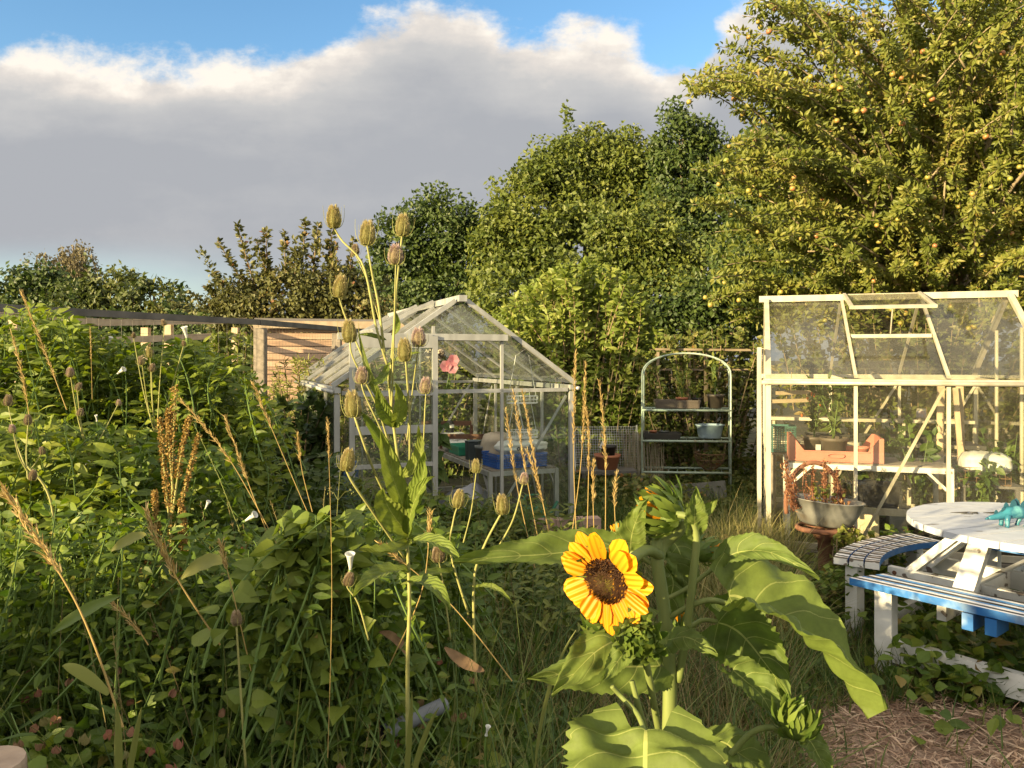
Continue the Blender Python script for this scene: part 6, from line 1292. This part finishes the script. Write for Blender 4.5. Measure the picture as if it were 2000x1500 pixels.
def reg(px0, px1, y0, y1, pw=1.0, tuft=0):
    def f(n):
        y = y0 + (y1 - y0) * R.random(n) ** pw; x = (R.uniform(px0, px1, n) - 1000) / F * y; P = np.column_stack([x, y])
        if tuft:
            c = P[R.integers(0, n, n // 14)]; P = np.repeat(c, 14, 0) + R.normal(size=(len(c) * 14, 2)) * tuft
        # keep clear of the greenhouses and the bare patch
        for Mx, W, Ln in ((M1, 1.93, 2.5), (M2, 1.93, 1.86)):
            inv = np.array(Mx.inverted()); lx = P @ inv[:2, :2].T + inv[:2, 3]; P = P[~((lx[:, 0] > -.06) & (lx[:, 0] < W + .06) & (lx[:, 1] > -.1) & (lx[:, 1] < Ln + .06))]
        r = ((P[:, 0] - 1.95) / .95) ** 2 + ((P[:, 1] - 3.0) / .75) ** 2; P = P[(r > .8) | (R.random(len(P)) < .05)]
        return P
    return f
grass('meadow_grass', 'long green grass between the greenhouses and the sunflower', 15000, reg(900, 1560, 2.3, 6.6, 1.2, .05), .34, .006, GR)
grass('short_grass', 'short rough grass around the picnic table', 16000, reg(1250, 2100, 2.4, 6.0, 1.1, .05), .16, .006, GR)
grass('dry_grass', 'dry straw coloured grass behind the sunflower', 9000, reg(930, 1500, 2.2, 5.6, 1.3, .05), .36, .0045, DG, lean=.4)
grass('dry_turf', 'dry yellow grass in front of the bare patch', 6000, reg(1200, 2100, 2.0, 4.6, 1.0, .05), .14, .004, DG, lean=.8)
grass('rear_grass', 'grass and weeds at the foot of the arched rack and back hedges', 7000, reg(1100, 1500, 6.2, 8.6, 1.0, .06), .3, .008, GR)
grass('tall_grass', 'tall flowering grass at the left corner of the cream greenhouse', 5600, reg(1330, 1545, 4.1, 5.8, 1.0, .04), .44, .005, leafmat('gold_grass', [(0, (.12, .14, .035)), (.6, (.24, .22, .07)), (1, (.42, .35, .15))], .3), lean=.2)
grass('foreground_grass', 'green grass blades rising from the foreground weeds', 3000, reg(0, 1150, 1.5, 4.2, 1.2, .05), .62, .007, GR, lean=.3)
grass('field_grass', 'rough grass in the field beyond the thicket and fence', 9000, reg(-1500, 480, 3.2, 15, 1.2, .15), .35, .02, GR, lean=.4)
grass('side_grass', 'rough grass beyond the picnic table and cream greenhouse', 7000, reg(2080, 3600, 3.0, 12, 1.2, .12), .28, .015, GR, lean=.4)
# leafy weeds around the table and planter
def weeds(name, label, n, region, h, tpl, ll, lw, leaf, hole=None):
    P = region(n); m = len(P); z = gz(P[:, 0], P[:, 1]) + h * R.random(m) ** .6 * (1 + .4 * np.sin(4 * P[:, 0]) * np.sin(3.3 * P[:, 1])); d = R.normal(size=(m, 3)) * [1, 1, .35]
    g = G().leaves(tpl, np.column_stack([P, z]), d, np.array([[0, -.3, 1.]]) + R.normal(size=(m, 3)) * .45, ll * R.uniform(.55, 1.25, m), lw * R.uniform(.7, 1.2, m))
    return tag(g.obj(name, leaf), label, 'undergrowth', kind='stuff')
weeds('bramble_patch', 'broad leaved brambles growing under and in front of the picnic table', 2600, reg(1760, 2150, 3.3, 4.9, 1, .10), .20, OVA, .085, .06, LM_bind)
weeds('rear_weeds', 'dark weeds and ivy at the foot of the rack and hedges', 5200, reg(1110, 1520, 6.6, 9.0, 1, .08), .34, OVA, .06, .045, LM_ivy)
weeds('corner_weeds', 'small weeds around the rusty planter pedestal', 2600, reg(1400, 1760, 4.5, 5.5, 1, .08), .34, OVA, .05, .035, LM_bind)
weeds('verge_weeds', 'small leafy weeds in the grass behind the sunflower', 4200, reg(900, 1560, 2.4, 5.4, 1, .1), .16, OVA, .05, .03, LM_herb)
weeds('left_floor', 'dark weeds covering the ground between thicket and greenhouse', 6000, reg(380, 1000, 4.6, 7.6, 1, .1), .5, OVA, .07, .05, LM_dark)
spraybush('vine', 'bright green vine leaves spilling beside the planter pedestal', 'climber', [(1635, 1035), (1660, 1018), (1690, 1050)], 5.05, LM_willow, 16, .055, .045, 1075, tpl=HEART, per=12, dy=.06)

# fine dry stems and wiry flower stalks standing through the weeds
DS = leafmat('dry_stem', [(0, (.16, .12, .05)), (.5, (.22, .19, .07)), (1, (.17, .21, .06))], .15, .8)
g = G(); c = area(230, lambda x, y: np.clip(np.interp(x / y, [-.78, -.3, 0, .1, .2], [.7, .8, 1, .9, 0]), 0, 1) * (y > 1.9))
for x, y in c:
    z = float(gz(x, y)); h = float(cov_h(x, y)) * R.uniform(1.0, 1.5) + R.uniform(.05, .35); e = np.array([x + R.normal() * .14 - .04, y + R.normal() * .1, z + h]); P = bez((x, y, z), (x + (e[0] - x) * .25, y, z + h * .6), e, 7); rn = R.random()
    g.tube(P, np.linspace(.0022, .0009, 7), 3, rnd=rn, caps=False)
    if R.random() < .6:
        k = 26; u = R.uniform(.62, 1, k) * 5.99; i = u.astype(int); q = P[i] + (P[i + 1] - P[i]) * (u - i)[:, None]; g.leaves(LAN, q, unit(k) * .7 + (P[-1] - P[-2]) / np.linalg.norm(P[-1] - P[-2]), unit(k), R.uniform(.008, .02, k), .003, 0, np.clip(rn + R.normal(size=k) * .15, 0, 1))
    elif R.random() < .5:
        for j in range(3):
            b_ = P[R.integers(3, 6)]; t_ = b_ + R.normal(size=3) * [.05, .05, .02] + [0, 0, .08]; g.tube([b_, (b_ + t_) / 2 + [0, 0, .012], t_], [.0012, .001, .0006], 3, rnd=rn, caps=False); g.leaves(DIA, np.tile(t_, (7, 1)) + R.normal(size=(7, 3)) * .006, unit(7), unit(7), .010, .005)
tag(g.obj('dry_stems', DS), 'fine dry stems and wiry seed stalks standing through the weeds', 'stems', kind='stuff')
weeds('front_herbs', 'small leaved herbs and nettles in front of the open greenhouse', 5200, reg(620, 1120, 3.6, 5.3, 1, .07), .55, LAN, .07, .022, LM_mid)

# ------------------------------------------------------------------ single tall grass stalks
STALK = leafmat('seed_grass', [(0, (.26, .17, .06)), (.5, (.42, .30, .11)), (1, (.55, .42, .20))], .25, .7)
def stalk(label, pts, hl, group='tall seeding grass stalks', fat=1.0, name='grass_stalk', green=False):
    P = np.array([at(*p) for p in smooth(pts, 22)]); b0 = P[0].copy(); t = G().tube(P - b0, np.linspace(.0022, .0011, 22) * fat, 5).obj(name, STALK if not green else GSTEM, None); t.location = b0; tag(t, label, 'grass', group)
    s = np.concatenate([[0], np.cumsum(np.linalg.norm(np.diff(P, axis=0), axis=1))]); Lt = s[-1]; k = int(70 + hl * 300); u = Lt - hl * R.random(k) ** .9
    q = np.stack([np.interp(u, s, P[:, j]) for j in range(3)], 1) - b0; T = P[-1] - P[-4]; T /= np.linalg.norm(T); d = unit(k) * .45 + T
    prof = np.interp((Lt - u) / hl, [0, .3, 1], [.3, 1, .55]); g = G().leaves(LAN, q + unit(k) * (.006 * fat * prof)[:, None], d, unit(k), R.uniform(.012, .032, k) * fat, .0028 * fat); g.obj('seed_spike', STALK, t); return t
Ys = 3.4
for i, (b, m, tp, hl) in enumerate([((1128, 1100), (1120, 880), (1124, 690), .42), ((1110, 1090), (1135, 900), (1144, 705), .38), ((1145, 1100), (1150, 860), (1140, 770), .35), ((1182, 1080), (1182, 880), (1170, 742), .40), ((1060, 1100), (1030, 940), (1003, 765), .36), ((1045, 1110), (1010, 950), (988, 800), .33), ((1085, 1100), (1050, 930), (1020, 760), .38), ((1075, 1060), (1055, 960), (1030, 880), .25), ((1162, 1100), (1158, 960), (1160, 900), .2), ((1205, 1080), (1200, 980), (1204, 925), .15)]):
    where = ['left of the pair at the greenhouse corner post', 'tallest of the bunch by the greenhouse corner post', 'shortest head in the bunch by the corner post', 'bent over at its tip between greenhouse and rack', 'leaning left across the right greenhouse pane', 'leaning left over the blue basket', 'leaning left across the wire trays', 'short and drooping before the bench leg', 'low and thin behind the sunflower leaf', 'low and thin before the green saucer'][i]
    stalk('golden grass stalk ' + where, [(*b, Ys), (*m, Ys), (*tp, Ys)], hl)
for i, (pts, hl) in enumerate([([(640, 1090, 3.0), (570, 930, 3.0), (492, 745, 3.0)], .2), ([(610, 1000, 3.2), (590, 920, 3.2), (580, 845, 3.2)], .12), ([(560, 1100, 2.8), (450, 900, 2.8), (352, 780, 2.8)], .3), ([(540, 1090, 2.8), (480, 930, 2.8), (440, 815, 2.8)], .25), ([(240, 1420, 1.7), (150, 1180, 1.7), (10, 960, 1.7)], .22), ([(430, 1260, 2.1), (340, 1120, 2.1), (285, 1000, 2.1)], .2), ([(490, 1310, 2.1), (460, 1180, 2.1), (430, 1058, 2.1)], .08), ([(290, 1260, 2.2), (262, 1220, 2.2), (212, 1170, 2.2)], .14), ([(130, 800, 3.3), (85, 680, 3.3), (42, 570, 3.3)], .4), ([(70, 900, 3.2), (45, 740, 3.2), (22, 650, 3.2)], .3), ([(640, 1480, 1.9), (648, 1150, 1.9), (640, 820, 1.9)], .1), ([(760, 1300, 2.2), (825, 1150, 2.2), (840, 1000, 2.2)], .1), ([(180, 780, 3.6), (178, 700, 3.6), (176, 640, 3.6)], .15), ([(1000, 1330, 2.2), (880, 1180, 2.2), (740, 1060, 2.2)], .1)]):
    where = ['leaning over the dark hollow by the shed', 'short and upright before the blue sack', 'forked and leaning left beside the rusty dock', 'leaning across the dark hollow behind the dock', 'long and arching out of the lower left corner', 'thick and pale below the rusty dock', 'thin, near the grey teasel head', 'nodding over the shaded foreground', 'leaning left at the top of the bright thicket', 'pale at the left edge of the thicket', 'hair thin and upright before the sliding door', 'thin, rising beside the tallest teasel', 'hair thin in front of the fence rails', 'slanting low across the foreground'][i]
    stalk('dry grass stalk ' + where, [(p[0], p[1], p[2]) for p in pts], hl, 'dry leaning stalks', 1.25 if i in (4, 5) else .5 if i in (10, 12) else .9)
# broad reed leaf on the arching stalk and long blades low in the foreground
for i, (b, m, e, w, lab) in enumerate([((212, 1355, 1.7), (150, 1300, 1.66), (122, 1300, 1.64), .013, 'pale twisted reed leaf on the arching stalk at lower left'), ((230, 1560, 1.5), (235, 1450, 1.48), (228, 1375, 1.47), .007, 'upright sunlit grass blade at the lower left'), ((245, 1560, 1.5), (262, 1450, 1.47), (277, 1380, 1.45), .006, 'leaning sunlit grass blade beside the upright one at lower left'), ((800, 1560, 1.6), (815, 1450, 1.58), (858, 1380, 1.55), .006, 'grass blade crossing the grey pipe'), ((790, 1560, 1.6), (800, 1450, 1.57), (805, 1350, 1.55), .006, 'tall grass blade in front of the grey pipe'), ((1045, 1500, 1.9), (1060, 1330, 1.9), (1125, 1230, 1.9), .005, 'curving grass blade beside the lowest sunflower leaf')]):
    P0, P1, P2 = at(*b), at(*m), at(*e); c = bez(P0, P1, P2, 14); T = np.gradient(c, axis=0); X = np.cross(T, [.2, -1, .4]); X /= np.linalg.norm(X, axis=1)[:, None]; u = np.linspace(0, 1, 14); ww = w * np.sin(np.pi * np.clip(u * .9 + .1, 0, 1)) ** .7
    V = np.stack([c - X * ww[:, None], c + [0, -.002, -.002], c + X * ww[:, None]], 1); o = G().grid(V - P0, 0, .9, np.repeat(u[:, None], 3, 1), np.tile([-1, 0, 1.], (14, 1))).obj('long_grass', GR if i else leafmat('reed_leaf', [(0, (.2, .22, .06)), (1, (.26, .27, .08))], .35), None, True); o.location = P0; tag(o, lab, 'grass')

# ------------------------------------------------------------------ dock, dead leaf, flowers, pipe
DOCK = leafmat('dock_seed', [(0, (.17, .095, .025)), (.5, (.30, .185, .05)), (1, (.40, .28, .09))], .2, .8)
Yd = 2.55; b0 = at(335, 1250, Yd); t = thing('dock', 'rusty orange dock plant in seed before the thicket', 'weed', tuple(b0)); g = G(); tw = G()
for (pts, w) in (([(337, 1250), (335, 1000), (342, 755)], .011), ([(335, 1060), (322, 930), (312, 818)], .010), ([(336, 1010), (355, 880), (370, 815)], .009), ([(338, 1040), (365, 940), (388, 850)], .008), ([(338, 960), (330, 860), (330, 800)], .010), ([(334, 1120), (308, 1030), (302, 960)], .010), ([(338, 1130), (360, 1040), (352, 980)], .009), ([(336, 1200), (360, 1080), (352, 1040)], .006), ([(334, 1220), (296, 1150), (288, 1090)], .006)):
    P = np.array([at(*p, Yd) for p in smooth(pts, 16)]) - b0; tw.tube(P, np.linspace(.0045, .0015, 16), 5); k = 520; u = R.uniform(.3, 1, k) * 14.99; i = u.astype(int); q = P[i] + (P[i + 1] - P[i]) * (u - i)[:, None]
    lump = (.5 + .5 * np.abs(np.sin(u * 2.2)))
    g.leaves(DIA, q + unit(k) * (w * lump)[:, None], unit(k), unit(k), R.uniform(.006, .011, k), .007)
tw.obj('stem', TST, t, True); g.obj('seed_clusters', DOCK, t); g = G(); k = 26; q = np.column_stack([R.normal(0, .03, k), R.normal(0, .03, k), R.uniform(-.05, .45, k)]); d = unit(k) * [1, 1, .5] + [0, -.2, 0]; g.leaves(LAN, q, d, unit(k) * .5 + [0, -.6, .7], R.uniform(.08, .16, k), R.uniform(.025, .04, k)); g.obj('leaves', LM_bind, t)
DEADL = mat('dead_leaf', (.24, .15, .08), (.13, .08, .04), 30, .85, bump=.4)
for (b, m, e, hw, lab, mt) in (((355, 1133, 2.2), (400, 1085, 2.18), (443, 1100, 2.15), .022, 'backlit yellow green dock leaf right of the rusty dock', LM_willow), ((218, 1078, 2.3), (250, 1050, 2.28), (286, 1046, 2.26), .018, 'backlit yellow green dock leaf left of the rusty dock', LM_willow), ((868, 1265, 2.2), (905, 1300, 2.17), (946, 1312, 2.14), .016, 'dead tan leaf lying curled behind the sunflower stems', DEADL), ((740, 1235, 2.3), (780, 1240, 2.28), (798, 1285, 2.26), .013, 'brown dead leaf hanging below the tallest teasel', DEADL), ((100, 1240, 1.9), (160, 1190, 1.88), (235, 1165, 1.86), .016, 'long grey green leaf across the shaded lower left', LM_herb)):
    P0, P1, P2 = at(*b), at(*m), at(*e); nu = 14; c = bez(P0, P1, P2, nu); T = np.gradient(c, axis=0); X = np.cross(T, [0, -.85, .5]); X /= np.linalg.norm(X, axis=1)[:, None]; u = np.linspace(0, 1, nu); v = np.linspace(-1, 1, 5); w = hw * np.sin(np.pi * (u * .96 + .02)) ** .7
    V = c[:, None] + X[:, None] * (w[:, None] * v[None])[..., None] + np.array([0, -.4, .6]) * (hw * .35 * np.abs(v)[None] + .12 * hw * np.sin(u * 19)[:, None] * v[None])[..., None]; o = G().grid(V - P0, 0, .8, np.repeat(u[:, None], 5, 1), np.tile(v, (nu, 1))).obj('dead_leaf' if mt is DEADL else 'dock_leaf', mt, None, True); o.location = P0; tag(o, lab, 'leaf')
WP = leafmat('white_trumpet', [(0, (.72, .72, .68)), (1, (.78, .78, .74))], .35, .5, tcol=1.0)
for (px, py, Y, dx, dy, sz, lab) in ((684, 1095, 2.1, .05, 1, .042, 'white trumpet flower standing upright beside the bright bindweed leaves'), (490, 1010, 3.0, .9, .6, .045, 'white trumpet flower lying sideways right of the rusty dock'), (362, 648, 4.2, -.1, 1, .055, 'tallest white trumpet flower at the top of the thicket by the fence rail'), (215, 664, 4.2, .4, .8, .035, 'small white trumpet flower left of the fence top trumpet'), (236, 725, 4.0, .8, .5, .045, 'white trumpet flower facing right in the middle of the thicket'), (405, 985, 3.2, .5, .9, .03, 'half open white trumpet flower above the sideways one'), (170, 905, 3.4, .7, .5, .025, 'tiny white trumpet flower low in the thicket'), (188, 815, 3.4, 0, 1, .02, 'tiny white trumpet flower beside the lilac teasel head'), (952, 1425, 1.9, .2, 1, .02, 'little white flower low down left of the lowest sunflower leaf'), (1160, 560, 9.3, 0, .4, .07, 'cream elder flower head at the top of the sunlit elder bush'), (1140, 543, 9.3, -.2, .5, .05, 'smaller cream elder flower head above the larger one')):
    c = at(px, py, Y); o = G().lathe([(.004, -.9 * sz), (.10 * sz, -.5 * sz), (.16 * sz, -.1 * sz), (.25 * sz, .35 * sz), (.34 * sz, .52 * sz), (.32 * sz, .53 * sz), (.22 * sz, .34 * sz), (.08 * sz, -.3 * sz)], n=14, axis=(dx, -.3, dy)).obj('trumpet_flower', WP, None, True); o.location = c; tag(o, lab, 'flower', 'white flowers')
    G().lathe([(.001, -1.3 * sz), (.13 * sz, -1.05 * sz), (.15 * sz, -.8 * sz), (.05 * sz, -.45 * sz)], n=8, axis=(dx, -.3, dy)).obj('calyx', GSTEM, o)
    n_ = np.array([dx, -.3, dy]); n_ = n_ / np.linalg.norm(n_) * sz; G().tube([-1.25 * n_, -1.9 * n_ - [0, 0, .02], -2.2 * n_ - [0, -.05, .14]], .002, 4).obj('stalk', GSTEM, o)
PIPE = mat('grey_pipe', (.17, .18, .20), (.12, .13, .15), 8, .5)
a, b = at(768, 1455, 2.35), at(868, 1412, 2.5); a[2] += .05; b[2] += .06; d = (b - a) / np.linalg.norm(b - a); a = a - d * .04
g = G().tube([a, b], .024, 14, caps=False); o = g.obj('grey_pipe', PIPE, None, True); tag(o, 'length of pale grey plastic pipe lying in the foreground weeds', 'pipe'); G().tube([a + d * .0, b - d * .001], .020, 14, caps=False).obj('bore', BLACKP, o, True)
LOG = mat('sawn_wood', (.36, .27, .20), (.25, .18, .13), 20, .85, bump=.4); c = at(8, 1500, 1.55)
g = G().lathe([(.001, .0), (.07, 0), (.072, -.01), (.07, -.9), (.001, -.9)], n=20); o = g.obj('sawn_post', LOG, None); o.location = (c[0] - .038, 1.55, .835); tag(o, 'sawn top of a pale wooden post in the lower left corner', 'post'); g = G().lathe([(.0705, -.03), (.0735, -.03), (.0735, -.9), (.0705, -.9)], n=20); g.obj('bark', BARK, o)
S.cycles.transparent_max_bounces = 24; S.cycles.max_bounces = 8; S.cycles.diffuse_bounces = 3; S.cycles.transmission_bounces = 4; S.cycles.glossy_bounces = 3
S.cycles.caustics_reflective = False; S.cycles.caustics_refractive = False; S.cycles.use_denoising = True
